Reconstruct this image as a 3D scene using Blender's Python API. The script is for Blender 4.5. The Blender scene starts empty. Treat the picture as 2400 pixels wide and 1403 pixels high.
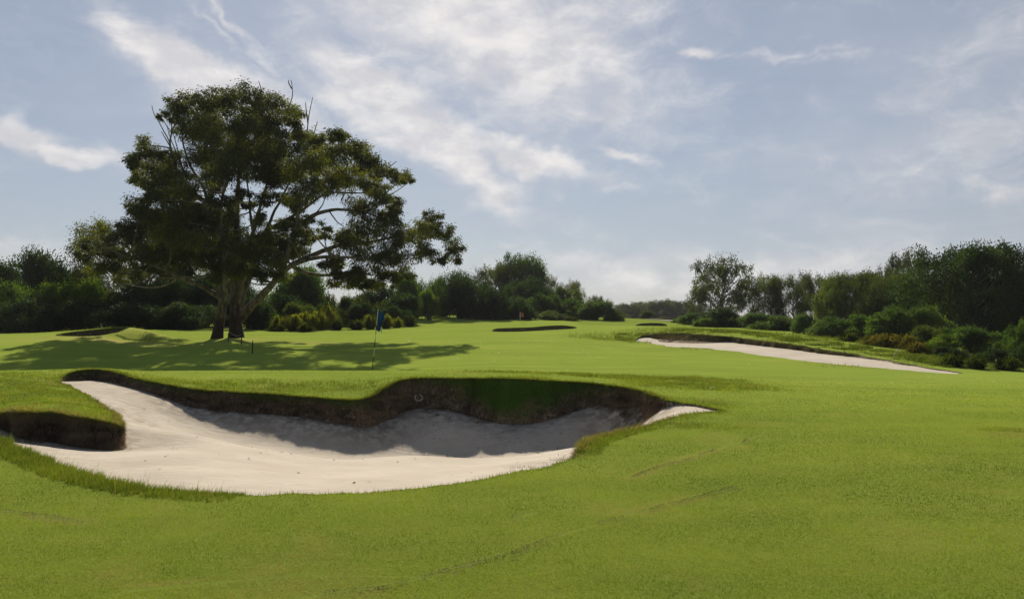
import bpy, math, random
import numpy as np
from mathutils import Vector
from mathutils.geometry import delaunay_2d_cdt
R = math.radians
scene = bpy.context.scene
rng = np.random.default_rng(7)

# ------------------------------------------------------------------ camera
F = 1733.0; H0 = 755.0; ZC = 1.65            # focal length and horizon row of the 2400 px photograph
cam_d = bpy.data.cameras.new("camera"); cam = bpy.data.objects.new("camera", cam_d)
scene.collection.objects.link(cam)
cam.location = (0, 0, ZC); cam.rotation_euler = (R(90), 0, 0)
cam_d.sensor_width = 36; cam_d.lens = 36 * F / 2400; cam_d.shift_y = (H0 - 701.5) / 2400
cam_d.clip_start = 0.05; cam_d.clip_end = 9000
scene.camera = cam

# ------------------------------------------------------------------ light
SUN_EL, SUN_AZ = R(36), R(-8)                 # azimuth from +Y, clockwise positive
S = np.array([math.sin(SUN_AZ) * math.cos(SUN_EL), math.cos(SUN_AZ) * math.cos(SUN_EL), math.sin(SUN_EL)])
sd = bpy.data.lights.new("sun", "SUN"); sun = bpy.data.objects.new("sun", sd)
scene.collection.objects.link(sun)
sd.energy = 5.0; sd.angle = R(0.6); sd.color = (1.0, 0.88, 0.70)
sun.rotation_euler = Vector(S).to_track_quat('Z', 'Y').to_euler()
scene.view_settings.view_transform = 'Standard'; scene.view_settings.look = 'None'
scene.view_settings.exposure = 0.20; scene.view_settings.gamma = 1

# ---- node helpers
class NT:
    def __init__(s, tree): s.t = tree; s.n = tree.nodes; s.l = tree.links
    def new(s, typ, **kw):
        n = s.n.new(typ)
        for k, v in kw.items(): setattr(n, k, v)
        return n
    def put(s, sock, v):
        if isinstance(v, bpy.types.NodeSocket): s.l.new(v, sock)
        else: sock.default_value = v
    def math(s, op, a, b=0.0, c=None, clamp=False):
        n = s.new('ShaderNodeMath', operation=op, use_clamp=clamp)
        s.put(n.inputs[0], a); s.put(n.inputs[1], b)
        if c is not None: s.put(n.inputs[2], c)
        return n.outputs[0]
    def noise(s, vec, scale, detail=4, rough=0.55, dist=0.0):
        n = s.new('ShaderNodeTexNoise'); s.put(n.inputs['Vector'], vec)
        n.inputs['Scale'].default_value = scale; n.inputs['Detail'].default_value = detail
        n.inputs['Roughness'].default_value = rough; n.inputs['Distortion'].default_value = dist
        return n.outputs['Fac']
    def mix(s, f, a, b):
        n = s.new('ShaderNodeMix', data_type='RGBA'); s.put(n.inputs[0], f)
        for i, v in ((6, a), (7, b)):
            if isinstance(v, (tuple, list)) and len(v) == 3: v = (*v, 1)
            s.put(n.inputs[i], v)
        return n.outputs[2]
    def mul(s, a, b):
        n = s.new('ShaderNodeMix', data_type='RGBA', blend_type='MULTIPLY'); n.inputs[0].default_value = 1
        for i, v in ((6, a), (7, b)):
            if isinstance(v, (tuple, list)) and len(v) == 3: v = (*v, 1)
            s.put(n.inputs[i], v)
        return n.outputs[2]
    def smooth(s, v, lo, hi, a=0.0, b=1.0):
        n = s.new('ShaderNodeMapRange', interpolation_type='SMOOTHSTEP')
        s.put(n.inputs[0], v); n.inputs[1].default_value = lo; n.inputs[2].default_value = hi
        n.inputs[3].default_value = a; n.inputs[4].default_value = b
        return n.outputs[0]
    def vscale(s, v, sc):
        n = s.new('ShaderNodeMapping'); s.put(n.inputs[0], v); n.inputs['Scale'].default_value = sc
        return n.outputs[0]

# ------------------------------------------------------------------ world: sky with clouds
w = bpy.data.worlds.new("World"); scene.world = w; w.use_nodes = True
t = NT(w.node_tree); t.n.clear()
out = t.new('ShaderNodeOutputWorld'); bg = t.new('ShaderNodeBackground'); t.l.new(bg.outputs[0], out.inputs[0])
sky = t.new('ShaderNodeTexSky'); sky.sky_type = 'NISHITA'; sky.sun_disc = False
sky.sun_elevation = SUN_EL; sky.sun_rotation = SUN_AZ
sky.air_density = 1.0; sky.dust_density = 0.35; sky.ozone_density = 1.6
bg.inputs['Strength'].default_value = 0.05
tc = t.new('ShaderNodeTexCoord'); sep = t.new('ShaderNodeSeparateXYZ'); t.l.new(tc.outputs['Generated'], sep.inputs[0])
az = t.math('ARCTAN2', sep.outputs[0], sep.outputs[1]); el = t.math('ARCSINE', sep.outputs[2])
# cloud noise lives on a plane overhead, so it flattens toward the horizon
zz = t.math('MAXIMUM', t.math('ADD', sep.outputs[2], 0.10), 0.03)
cmb = t.new('ShaderNodeCombineXYZ'); t.put(cmb.inputs[0], t.math('DIVIDE', sep.outputs[0], zz)); t.put(cmb.inputs[1], t.math('DIVIDE', sep.outputs[1], zz))
cp = cmb.outputs[0]
cang = t.new('ShaderNodeCombineXYZ'); t.put(cang.inputs[0], az); t.put(cang.inputs[1], el)
ca = cang.outputs[0]
n_big = t.noise(cp, 1.1, 7, 0.60, 0.3); n_fine = t.noise(t.vscale(ca, (9, 16, 1)), 1.6, 9, 0.68, 0.6)
n_warp = t.noise(t.vscale(ca, (6, 9, 1)), 1.0, 4, 0.6); n_warp2 = t.noise(t.vscale(ca, (-7, 8, 3)), 1.1, 4, 0.6)
azw = t.math('ADD', az, t.math('MULTIPLY', t.math('SUBTRACT', n_warp, 0.5), 0.16))
elw = t.math('ADD', el, t.math('MULTIPLY', t.math('SUBTRACT', n_warp2, 0.5), 0.09))
PATCH = [  # px, py, half length, half width, tilt (down to the right), strength
 (390,140,150,46,30,1.0),(500,190,120,40,28,.95),(640,240,150,34,20,.7),(880,190,170,58,28,.9),(850,250,130,40,20,.75),(1000,290,180,52,30,.8),(980,350,120,36,25,.7),
 (1090,390,170,46,30,.95),(1230,375,150,30,16,.95),(1150,445,110,26,42,.7),(1320,395,60,18,12,.7),(1450,358,62,15,14,.8),(1500,380,40,14,10,.4),
 (1675,124,38,14,6,.9),(1800,132,110,9,3,.45),(1960,140,90,9,3,.3),(130,342,150,20,8,.9),(250,358,90,16,8,.6),(20,332,60,20,5,.7),
 (530,50,90,13,42,.55),(500,75,60,10,40,.4),(600,150,60,14,50,.35),(1130,60,400,140,24,.85),(1380,30,280,90,-10,.55),(1430,455,40,14,0,.35),(1400,620,300,40,0,.5),
 (1600,650,420,45,0,.6),(2000,620,250,40,-3,.5),(2300,330,330,100,-25,.4),(160,590,170,32,0,.5),(1950,497,50,10,0,.3),(2370,438,90,18,3,.5),
 (2150,440,90,18,0,.2),(2330,90,240,70,-35,.3),(1190,570,40,8,0,.4),(700,50,140,30,20,.2)]
tot = None
for (px, py, a, b, ang, st) in PATCH:
    a0 = math.atan((px - 1200) / F); e0 = math.atan((H0 - py) / math.hypot(F, px - 1200))
    la, lb = a / F, b / F; c, s_ = math.cos(R(ang)), math.sin(R(ang))
    dx = t.math('SUBTRACT', azw, a0); dy = t.math('SUBTRACT', elw, e0)
    u = t.math('MULTIPLY_ADD', dx, c / la, t.math('MULTIPLY', dy, -s_ / la))
    v = t.math('MULTIPLY_ADD', dx, s_ / lb, t.math('MULTIPLY', dy, c / lb))
    g = t.math('EXPONENT', t.math('MULTIPLY', t.math('MULTIPLY_ADD', u, u, t.math('MULTIPLY', v, v)), -0.8))
    g = t.math('MULTIPLY', g, st)
    tot = g if tot is None else t.math('MAXIMUM', tot, g)
m1 = t.smooth(t.math('MULTIPLY_ADD', n_fine, 0.9, t.math('MULTIPLY', tot, 0.80)), 0.44, 1.20)
cloud = t.math('MULTIPLY', m1, 0.92, clamp=True)
veil = t.math('MULTIPLY', t.smooth(n_big, 0.30, 0.80), 0.30)
veil = t.math('ADD', veil, t.math('MULTIPLY', t.smooth(az, -0.30, 0.75), 0.10))
hz = t.smooth(el, 0.0, 0.34, 0.34, 0.22)
veil = t.math('ADD', t.math('ADD', veil, 0.15), hz, clamp=True)
# thin cloud is bright toward the sun and dull away from it
front = t.smooth(t.math('COSINE', t.math('SUBTRACT', az, SUN_AZ)), -0.2, 0.95, 0.30, 1.0)
high = t.smooth(el, 0.5, 1.1, 1.04, 0.35)  # veil and cloud dimmed overhead, out of view, to weaken the fill
glow = t.math('MULTIPLY', front, high)
shade_n = t.noise(t.vscale(ca, (10, 20, 1)), 1.3, 5, 0.6)
ccol = t.mix(t.smooth(shade_n, 0.35, 0.65), (11.6, 11.4, 11.8), (15.6, 15.0, 14.6))
skyc = t.new('ShaderNodeHueSaturation'); skyc.inputs['Saturation'].default_value = 1.1
t.put(skyc.inputs['Value'], t.smooth(el, 0.5, 1.2, 1.06, 0.75))  # unseen sky overhead darkened below the model to deepen the shade
t.l.new(sky.outputs[0], skyc.inputs['Color'])
gl = t.new('ShaderNodeCombineColor')
for i in range(3): t.put(gl.inputs[i], glow)
SKYMIX = t.mix(veil, skyc.outputs[0], t.mul((8.7, 9.3, 10.7), gl.outputs[0]))
fin = t.mix(cloud, SKYMIX, t.mul(ccol, gl.outputs[0]))
t.l.new(fin, bg.inputs['Color'])

# ------------------------------------------------------------------ helpers
def W(px, py, Y): return np.array([(px - 1200) / F * Y, Y, ZC - (py - H0) / F * Y])
COL = scene.collection
def tag(o, label=None, cat=None, group=None, kind=None):
    if label: o['label'] = label
    if cat: o['category'] = cat
    if group: o['group'] = group
    if kind: o['kind'] = kind
    return o
def empty(name, loc):
    o = bpy.data.objects.new(name, None); COL.objects.link(o); o.location = loc; o.empty_display_size = .3
    return o
def npmesh(name, V, Fc, attrs=None, smooth=False):
    """V (n,3); Fc (m,k) int array"""
    me = bpy.data.meshes.new(name); V = np.asarray(V, np.float32); Fc = np.asarray(Fc, np.int32)
    m, k = Fc.shape
    me.vertices.add(len(V)); me.vertices.foreach_set('co', V.ravel())
    me.loops.add(m * k); me.loops.foreach_set('vertex_index', Fc.ravel())
    me.polygons.add(m); me.polygons.foreach_set('loop_start', np.arange(0, m * k, k, dtype=np.int32))
    if smooth: me.polygons.foreach_set('use_smooth', np.ones(m, bool))
    for nm, arr in (attrs or {}).items():
        at = me.attributes.new(nm, 'FLOAT', 'POINT'); at.data.foreach_set('value', np.asarray(arr, np.float32))
    me.update(calc_edges=True); me.validate()
    return me
def obj(name, me, mat=None, parent=None, loc=None):
    o = bpy.data.objects.new(name, me); COL.objects.link(o)
    if mat and not me.materials: me.materials.append(mat)
    if parent: o.parent = parent
    if loc is not None: o.location = loc
    return o
def catmull(P, step, closed=True):
    P = np.asarray(P, float); n = len(P); out = []
    rngi = range(n) if closed else range(n - 1)
    for i in rngi:
        if closed: p0, p1, p2, p3 = P[i - 1], P[i], P[(i + 1) % n], P[(i + 2) % n]
        else: p0, p1, p2, p3 = P[max(i - 1, 0)], P[i], P[i + 1], P[min(i + 2, n - 1)]
        k = max(2, int(np.linalg.norm((p2 - p1)[:2] if closed else p2 - p1) / step))
        for j in range(k):
            s = j / k
            out.append(0.5 * ((2 * p1) + (-p0 + p2) * s + (2 * p0 - 5 * p1 + 4 * p2 - p3) * s * s + (-p0 + 3 * p1 - 3 * p2 + p3) * s ** 3))
    if not closed: out.append(P[-1])
    return np.array(out)
def inpoly(x, y, poly):
    x = np.asarray(x); y = np.asarray(y); ins = np.zeros(x.shape, bool)
    xa, ya = poly[:, 0], poly[:, 1]; xb, yb = np.roll(xa, -1), np.roll(ya, -1)
    for a, b, c, d in zip(xa, ya, xb, yb):
        if b == d: continue
        m = ((b > y) != (d > y)) & (x < (c - a) * (y - b) / (d - b) + a)
        ins ^= m
    return ins
def polydist(x, y, poly, closed=True):
    x = np.asarray(x, float); y = np.asarray(y, float); best = np.full(x.shape, 1e9)
    Q = np.roll(poly, -1, 0) if closed else poly[1:]; Pp = poly if closed else poly[:-1]
    for (a, b), (c, d) in zip(Pp[:, :2], Q[:, :2]):
        L = (c - a) ** 2 + (d - b) ** 2 + 1e-12
        s = np.clip(((x - a) * (c - a) + (y - b) * (d - b)) / L, 0, 1)
        best = np.minimum(best, (x - a - s * (c - a)) ** 2 + (y - b - s * (d - b)) ** 2)
    return np.sqrt(best)
_tab = rng.random((64, 64))
def vnoise(x, y, sc, seed=0):
    x = np.asarray(x) * sc + seed * 17.3; y = np.asarray(y) * sc + seed * 9.1
    i = np.floor(x).astype(int); j = np.floor(y).astype(int); u = x - i; v = y - j
    u = u * u * (3 - 2 * u); v = v * v * (3 - 2 * v)
    g = lambda a, b: _tab[a % 64, b % 64]
    return (g(i, j) * (1 - u) + g(i + 1, j) * u) * (1 - v) + (g(i, j + 1) * (1 - u) + g(i + 1, j + 1) * u) * v
def fbm(x, y, sc, seed=0, o=4):
    r = 0; a = .5
    for k in range(o): r = r + a * vnoise(x, y, sc * 2 ** k, seed + k); a *= .5
    return r
class TPS:
    def __init__(s, P, smooth=1e-3, scale=None):
        P = np.asarray(P, float); s.scale = scale or (lambda x, y: (x, y))
        s.q = np.stack(s.scale(P[:, 0], P[:, 1]), 1); n = len(P)
        d = np.linalg.norm(s.q[:, None] - s.q[None], axis=2)
        K = s.phi(d) + np.eye(n) * smooth
        A = np.zeros((n + 3, n + 3)); A[:n, :n] = K; A[:n, n] = 1; A[:n, n + 1:] = s.q; A[n, :n] = 1; A[n + 1:, :n] = s.q.T
        s.w = np.linalg.solve(A, np.concatenate([P[:, 2], np.zeros(3)]))
    def phi(s, d): return np.where(d > 1e-9, d * d * np.log(np.maximum(d, 1e-9)), 0)
    def __call__(s, x, y):
        x = np.atleast_1d(np.asarray(x, float)); y = np.atleast_1d(np.asarray(y, float)); sh = x.shape
        u, v = s.scale(x.ravel(), y.ravel()); q = np.stack([u, v], 1); r = np.empty(len(q)); n = len(s.q)
        for k in range(0, len(q), 20000):
            qq = q[k:k + 20000]; d = np.linalg.norm(qq[:, None] - s.q[None], axis=2)
            r[k:k + 20000] = s.phi(d) @ s.w[:n] + s.w[n] + qq @ s.w[n + 1:]
        return r.reshape(sh)

# ------------------------------------------------------------------ terrain control
B1 = [(-250,985,12.0),(-100,1005,11.2),(0,1030,10.4),(100,1074,9.0),(200,1108,8.1),(300,1132,7.55),(400,1147,7.3),(520,1156,7.13),(650,1160,7.06),
 (780,1157,7.1),(900,1150,7.24),(1000,1141,7.4),(1100,1127,7.68),(1200,1110,8.05),(1300,1088,8.6),(1350,1075,8.95),(1358,1052,9.3),(1368,1036,9.8),(1390,1026,10.4),
 (1430,1017,10.9),(1500,1000,11.6),(1560,983,12.2),(1620,968,13.0),(1690,962,13.8),
 (1680,957,14.1),(1640,949,14.6),(1600,943,15.0),(1560,934,15.4),(1520,921,16.0),(1480,911,16.6),(1430,903,17.1),(1390,899,17.4),(1350,896,17.5),(1310,893,17.5),
 (1270,891,17.4),(1230,889,17.3),(1190,888,17.4),(1150,887,17.6),(1110,887,18.0),(1080,887,17.9),(1040,886,18.0),(990,886,18.1),(950,889,18.1),(925,896,17.9),
 (900,909,17.5),(878,924,17.1),(855,934,16.8),(825,938,16.6),(780,935,16.6),(720,929,16.7),(650,925,16.8),(600,922,16.8),(520,917,16.9),(450,911,17.1),(400,903,17.3),
 (350,893,17.6),(300,880,18.1),(260,869,18.5),(220,866,18.7),(180,869,18.6),(150,879,18.3),(143,892,17.7),
 (165,908,16.6),(200,926,15.4),(235,947,14.0),(265,968,12.8),(280,982,12.15),(287,994,11.7),(278,996,11.38),(250,988,11.25),(200,978,11.3),(150,971,11.5),(100,965,11.6),
 (50,962,11.8),(20,964,12.0),(0,970,12.2),(-60,975,12.6),(-150,972,13.0),(-240,978,12.8)]
B2 = [(1487,800,44.0),(1540,808,41.0),(1600,814,38.5),(1700,821,35.5),(1800,835,32.5),(1900,847,30.0),(2000,857,28.0),(2100,866,26.3),(2200,873,25.2),(2262,876,24.8),
 (2240,871,25.6),(2180,861,26.8),(2100,846,28.8),(2020,831,31.2),(1950,822,33.0),(1880,810,35.5),(1810,801,38.0),(1760,795,39.8),(1720,789,41.5),(1690,787,41.8),
 (1665,785,42.0),(1640,783,42.2),(1610,781,42.8),(1570,780,43.8),(1540,781,44.8),(1505,787,45.6)]
B3 = [(130,786,39.6),(180,788,39.0),(225,787,39.2),(262,779,40.0),(296,772,41.0),(303,767,41.8),(285,766,42.2),(240,770,42.0),(190,775,41.6),(150,780,41.0)]
B4 = [(1158,777,50.0),(1220,777,50.0),(1290,773,51.0),(1345,770,52.0),(1350,766,53.0),(1320,762,54.0),(1285,763,54.0),(1240,767,53.2),(1190,768,52.6),(1160,770,52.0)]
B5 = [(1490,768,62.0),(1530,768,62.0),(1562,766,63.0),(1558,758,65.0),(1525,756,65.5),(1495,759,65.0)]
G_PTS = []
for B in (B1, B2, B3, B4, B5): G_PTS += [W(*p) for p in B]
G_PTS += [W(*p) for p in [
 # crest behind the near bunker and the dip of the green behind it
 (0,868,19.8),(-300,868,19.5),(100,867,20.0),(330,868,20.6),(450,868,20.8),(600,868,20.8),(750,868,20.9),(870,868,21.0),(960,867,21.5),
 (400,884,18.9),(600,893,18.4),(835,897,18.3),(720,893,18.5),(1000,876,19.9),(1100,876,19.2),(1230,880,18.4),
 (0,866.5,28.4),(300,866.5,28.4),(600,866.5,28.4),(850,864,28.4),(1000,858,28.4),
 (100,845,31),(500,845,31),(800,842,31),(300,830,33.6),(700,828,33.6),(0,808,37),(500,812,37),(800,812,37),(300,797,40),(540,791,43),(420,792,43),(700,790,44),
 (900,788,45),(620,786,46),(900,774,54),(700,770,55),(500,774,50),(400,774,48),(330,771,43.5),(310,770,40.6),(200,797,37.5),(0,790,41),(0,781,46),(-200,781,46),(100,779,47),(0,775,54),
 (1100,744,76),(1100,765,60),(1000,768,56),(900,764,62),(950,755,70),(1000,748,72),(1200,748,74),(1300,755,68),(1250,760,62),
 (1100,850,29),(1300,850,29),(1300,866,24.5),(1100,860,25),(1300,825,33.5),(1300,800,39),(1200,790,43),(1250,779,48.5),(1450,775,50),(1420,795,43),(1440,762,68),
 (1500,865,25),(1700,872,24),(1700,845,29.5),(1900,870,25.5),(2000,885,23),(2200,900,21),(2400,885,23),(2400,905,20),(2600,890,22),
 (1500,885,20.5),(1650,905,18),(1800,920,16.5),(1750,960,14),(2000,950,14.6),(2400,960,14),(2000,1050,9.6),(2400,1050,9.6),(1500,1080,8.8),(1650,1010,11.3),
 (1450,1040,10.1),(1550,1010,11.2),(2380,1005,11.6),
 (50,900,15.8),(90,935,13.6),(0,920,14.5),(200,955,12.1),(-200,920,14.5),(100,880,17.9),(60,872,18.9),
 # bank and ground behind the far bunker
 (1500,768,49),(1600,769,48),(1700,775,46),(1800,785,42.5),(1900,797,38.5),(2000,815,34.5),(2100,836,30.8),(2200,855,28),(2300,868,26.4),(2400,873,26),(2600,873,26),
 (1600,766,58),(1800,776,52),(2000,795,45),(2200,810,40),(2400,810,40),(1500,764,58)]]
for X in (-14, -7, -2, 3, 8, 14): 
    for Y in (2, 4.5, 6.3): G_PTS.append((X, Y, 0))
for px in (-300, 200, 700, 1200, 1700, 2200, 2700):
    for Y, z in ((27 if False else 100, 2.2 if px < 1300 else 1.6), (160, 1.7), (260, 1.5), (380, 1.45)):
        if Y == 100 and 900 < px < 1300: z = 2.9
        G_PTS.append(((px - 1200) / F * Y, Y, z))
for px in (0, 300, 600, 850): G_PTS.append(((px - 1200) / F * 24.5, 24.5, -0.12))
G_PTS = np.array(G_PTS)
def gscale(x, y):
    y = np.clip(y, 2.0, 380.0); return np.clip(x / (y + 3), -1.15, 1.15) * 10, np.log((y + 3) / 10) * 10
_G = TPS(G_PTS, 2e-2, gscale)
def G(x, y): return _G(x, y)
def gz(x, y): return float(_G(x, y)[0])

def prep(B, step, jit=0.0):
    P = np.array([W(*p) for p in B]); P[:, 2] = 0
    Q = catmull(P, step)[:, :2]
    if jit:
        k = np.arange(len(Q)); n = np.roll(Q, -1, 0) - np.roll(Q, 1, 0); n = np.stack([-n[:, 1], n[:, 0]], 1) / (np.linalg.norm(n, axis=1)[:, None] + 1e-9)
        Q = Q + n * ((fbm(Q[:, 0], Q[:, 1], 2.2, 5) - .47) * jit + (fbm(Q[:, 0], Q[:, 1], 7.5, 6) - .47) * jit * .5)[:, None]
    return Q
P1 = prep(B1, 0.11, 0.22); P2 = prep(B2, 0.30, 0.5); P3 = prep(B3, 0.3); P4 = prep(B4, 0.4); P5 = prep(B5, 0.4)
POLYS = [P1, P2, P3, P4, P5]

# sand surfaces
SH_EDGE = np.array([(170,890),(215,895),(270,903),(310,915),(360,932),(400,947),(450,972),(500,993),(560,1008),(600,1014),(650,1022),(700,1035),(760,1048),(810,1053),(850,1052),
 (890,1043),(940,1040),(990,1043),(1050,1053),(1100,1057),(1160,1058),(1220,1055),(1290,1050),(1357,1044),(1420,1025),(1487,1001),(1520,985),(1545,964),(1557,957),(1600,953)], float)
WB = [(150,893,18.1),(220,889,18.5),(270,893,18.1),(330,908,17.6),(380,925,17.15),(420,942,16.9),(480,953,16.75),(560,961,16.6),(650,968,16.5),(720,976,16.4),(780,988,16.3),
 (830,998,16.25),(880,987,16.8),(930,966,17.5),(1000,953,17.8),(1050,955,17.7),(1100,970,17.4),(1160,985,17.1),(1210,992,16.95),(1260,986,16.95),(1310,972,17.05),
 (1360,955,17.15),(1430,938,16.95),(1500,932,16.3),(1560,944,15.3),(1620,952,14.3)]
S_PTS = [W(*p) for p in WB]
for q in list(S_PTS): S_PTS.append(np.array([q[0] * 1.02, q[1] + .45, q[2] - .08]))      # the sand runs level under the bank
S_PTS += [W(*p) for p in [(165,916,16.4),(205,938,15.2),(240,960,13.9),(270,988,12.8),(292,1042,11.9),(290,1058,11.5),(255,1056,11.15),(200,1050,11.2),(120,1040,11.4),(50,1028,11.7),(0,1018,12.0),
 (300,1100,9.0),(320,1000,14.0),(330,1050,11.5),(120,1060,10.0),(200,1080,9.6),(1620,960,13.7)]]
HID = ((1390,1038),(1430,1030),(1470,1022),(1510,1006))
for px_, py_ in HID:
    for Y_ in (12.3, 13.2, 14.1): S_PTS.append(W(px_, py_, Y_))
casters = [(200,866,18.7),(260,869,18.5),(300,880,18.1),(350,893,17.6),(400,903,17.3),(450,911,17.1),(520,917,16.9),(600,922,16.8),(650,925,16.8),(720,929,16.7),(780,935,16.6),(835,938,16.65),
 (875,925,17.05),(900,909,17.5),(925,896,17.9),(950,889,18.1),(1010,886,18.1),(1050,886,18.0),(1090,887,17.9),(1150,886,17.6),(1230,889,17.3),(1300,893,17.5),(1350,896,17.5),(1430,905,17.0),(1480,911,16.6),(1520,921,16.0),(1560,934,15.4),(1590,941,15.1)]
HITS = []
for c in casters:
    p = W(*c); p[2] += .06
    for k in range(1, 500):
        q = p - S * (k * 0.01); px = 1200 + q[0] / q[1] * F; py = H0 + (ZC - q[2]) / q[1] * F
        if py >= np.interp(px, SH_EDGE[:, 0], SH_EDGE[:, 1]): HITS.append((px, py, q[1])); break
HITS = np.array(sorted(HITS)); WBa = np.array(WB); NE = np.array([p for p in B1[2:16]])
# smooth the edge distance along the row so the sand stays one even bowl
hy = np.interp(np.arange(180, 1600, 20), HITS[:, 0], HITS[:, 2]); hy = np.convolve(np.pad(hy, 2, 'edge'), [.1, .2, .4, .2, .1], 'valid')
for px_ in range(200, 1560, 40):
    ye = np.interp(px_, np.arange(180, 1600, 20), hy); pe = np.interp(px_, SH_EDGE[:, 0], SH_EDGE[:, 1])
    pw = np.interp(px_, WBa[:, 0], WBa[:, 1]); yw = np.interp(px_, WBa[:, 0], WBa[:, 2])
    for f in (.0, .33, .66):
        if pe - pw < 12 and f > 0: continue
        py = pe + (pw - pe) * f; t_ = (1 / (pe - H0) - 1 / (py - H0)) / (1 / (pe - H0) - 1 / (pw - H0)) if f else 0
        mg = .08 + .05 * math.exp(-((px_ - 935) / 85) ** 4) + .30 * (1380 < px_ < 1540) + .10 * math.exp(-((px_ - 1130) / 60) ** 4)
        S_PTS.append(W(px_, py, ye + mg + (yw - ye - mg) * t_))
    if 420 < px_ < 1350:
        pn = np.interp(px_, NE[:, 0], NE[:, 1]); yn = np.interp(px_, NE[:, 0], NE[:, 2])
        for f in (.25, .5, .75):
            py = pe + (pn - pe) * f; t_ = (1 / (pe - H0) - 1 / (py - H0)) / (1 / (pe - H0) - 1 / (pn - H0))
            S_PTS.append(W(px_, py, ye + (yn - ye) * t_))
for p in B1[:24]:
    q = W(*p); q[2] -= 0.06 if (p[0] <= 1352 or p[0] > 1590) else (.30 if p[0] < 1480 else .16); S_PTS.append(q)
S_PTS = np.array(S_PTS)
_S1 = TPS(S_PTS, .25)
def S1(x, y): return np.minimum(_S1(x, y), G(x, y) - 0.045)
SP2 = []
for p in B2[:10]: q = W(*p); q[2] -= 0.05; SP2.append(q)
SP2 += [W(*p) for p in [(1510,795,44.6),(1570,806,41.2),(1640,812,38.6),(1690,805,40.6),(1740,805,40.3),(1820,815,37.2),(1900,826,34.3),(2000,840,30.8),(2100,856,28.2),(2200,869,26),(1800,822,35),(1900,836,32),(2000,848,29.5)]]
_S2 = TPS(np.array(SP2), 5e-2)
def S2(x, y): return np.minimum(_S2(x, y), G(x, y) - 0.04)
def S3(x, y): return np.minimum(G(x, y) - 0.05, 0.75)
def S4(x, y): return np.minimum(G(x, y) - 0.05, 0.90)
def S5(x, y): return np.minimum(G(x, y) - 0.05, 0.90)
SANDS = [S1, S2, S3, S4, S5]

# ------------------------------------------------------------------ materials
def new_mat(name):
    m = bpy.data.materials.new(name); m.use_nodes = True; t = NT(m.node_tree); t.n.clear()
    o = t.new('ShaderNodeOutputMaterial'); return m, t, o
def leafy(name, c1, c2, trans, tmul=(1, 1, 1), rough=0.5, spec=0.25, nscale=0.6, objcol=True, dry=None):
    m, t, o = new_mat(name)
    at = t.new('ShaderNodeAttribute', attribute_name='tint'); geo = t.new('ShaderNodeTexCoord')
    nz = t.noise(geo.outputs['Object'], nscale, 3)
    f = t.math('ADD', t.math('MULTIPLY', at.outputs['Fac'], 0.65), t.math('MULTIPLY', t.smooth(nz, .35, .65), 0.35))
    col = t.mix(f, c1, c2)
    if dry is not None:
        ad = t.new('ShaderNodeAttribute', attribute_name='dry'); col = t.mix(ad.outputs['Fac'], col, dry)
    if objcol:
        oi = t.new('ShaderNodeObjectInfo'); col = t.mul(col, oi.outputs['Color'])
    p = t.new('ShaderNodeBsdfPrincipled'); t.put(p.inputs['Base Color'], col); p.inputs['Roughness'].default_value = rough
    p.inputs['Specular IOR Level'].default_value = spec
    tr = t.new('ShaderNodeBsdfTranslucent'); t.put(tr.inputs['Color'], t.mul(col, tmul))
    mx = t.new('ShaderNodeMixShader'); mx.inputs[0].default_value = trans
    t.l.new(p.outputs[0], mx.inputs[1]); t.l.new(tr.outputs[0], mx.inputs[2]); t.l.new(mx.outputs[0], o.inputs[0])
    return m
M_gum = leafy('gum_leaf', (0.031, 0.038, 0.028), (0.185, 0.188, 0.044), 0.48, (1.45, 1.6, .6), 0.6, 0.12)
M_leaf = leafy('shrub_leaf', (0.036, 0.068, 0.026), (0.140, 0.190, 0.045), 0.46, (1.5, 1.6, .7), 0.6, 0.10, 1.2)
M_turf = leafy('turf_blade', (0.050, 0.122, 0.008), (0.285, 0.360, 0.038), 0.48, (1.35, 1.35, .8), 0.7, 0.06, 0.8, False, (0.36, 0.29, 0.13))
M_rough = leafy('rough_blade', (0.040, 0.085, 0.008), (0.230, 0.285, 0.035), 0.45, (1.35, 1.35, .8), 0.7, 0.06, 0.8, False, (0.30, 0.22, 0.10))
M_thatch = leafy('thatch', (0.055, 0.040, 0.029), (0.460, 0.350, 0.235), 0.25, (1.1, 1, .9), 0.8, 0.05, 1.0, False, (0.11, 0.21, 0.03))
M_tuss = leafy('tussock_blade', (0.085, 0.11, 0.02), (0.27, 0.26, 0.06), 0.40, (1.3, 1.35, .7), 0.9, 0.0, 1.0, True)

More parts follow.
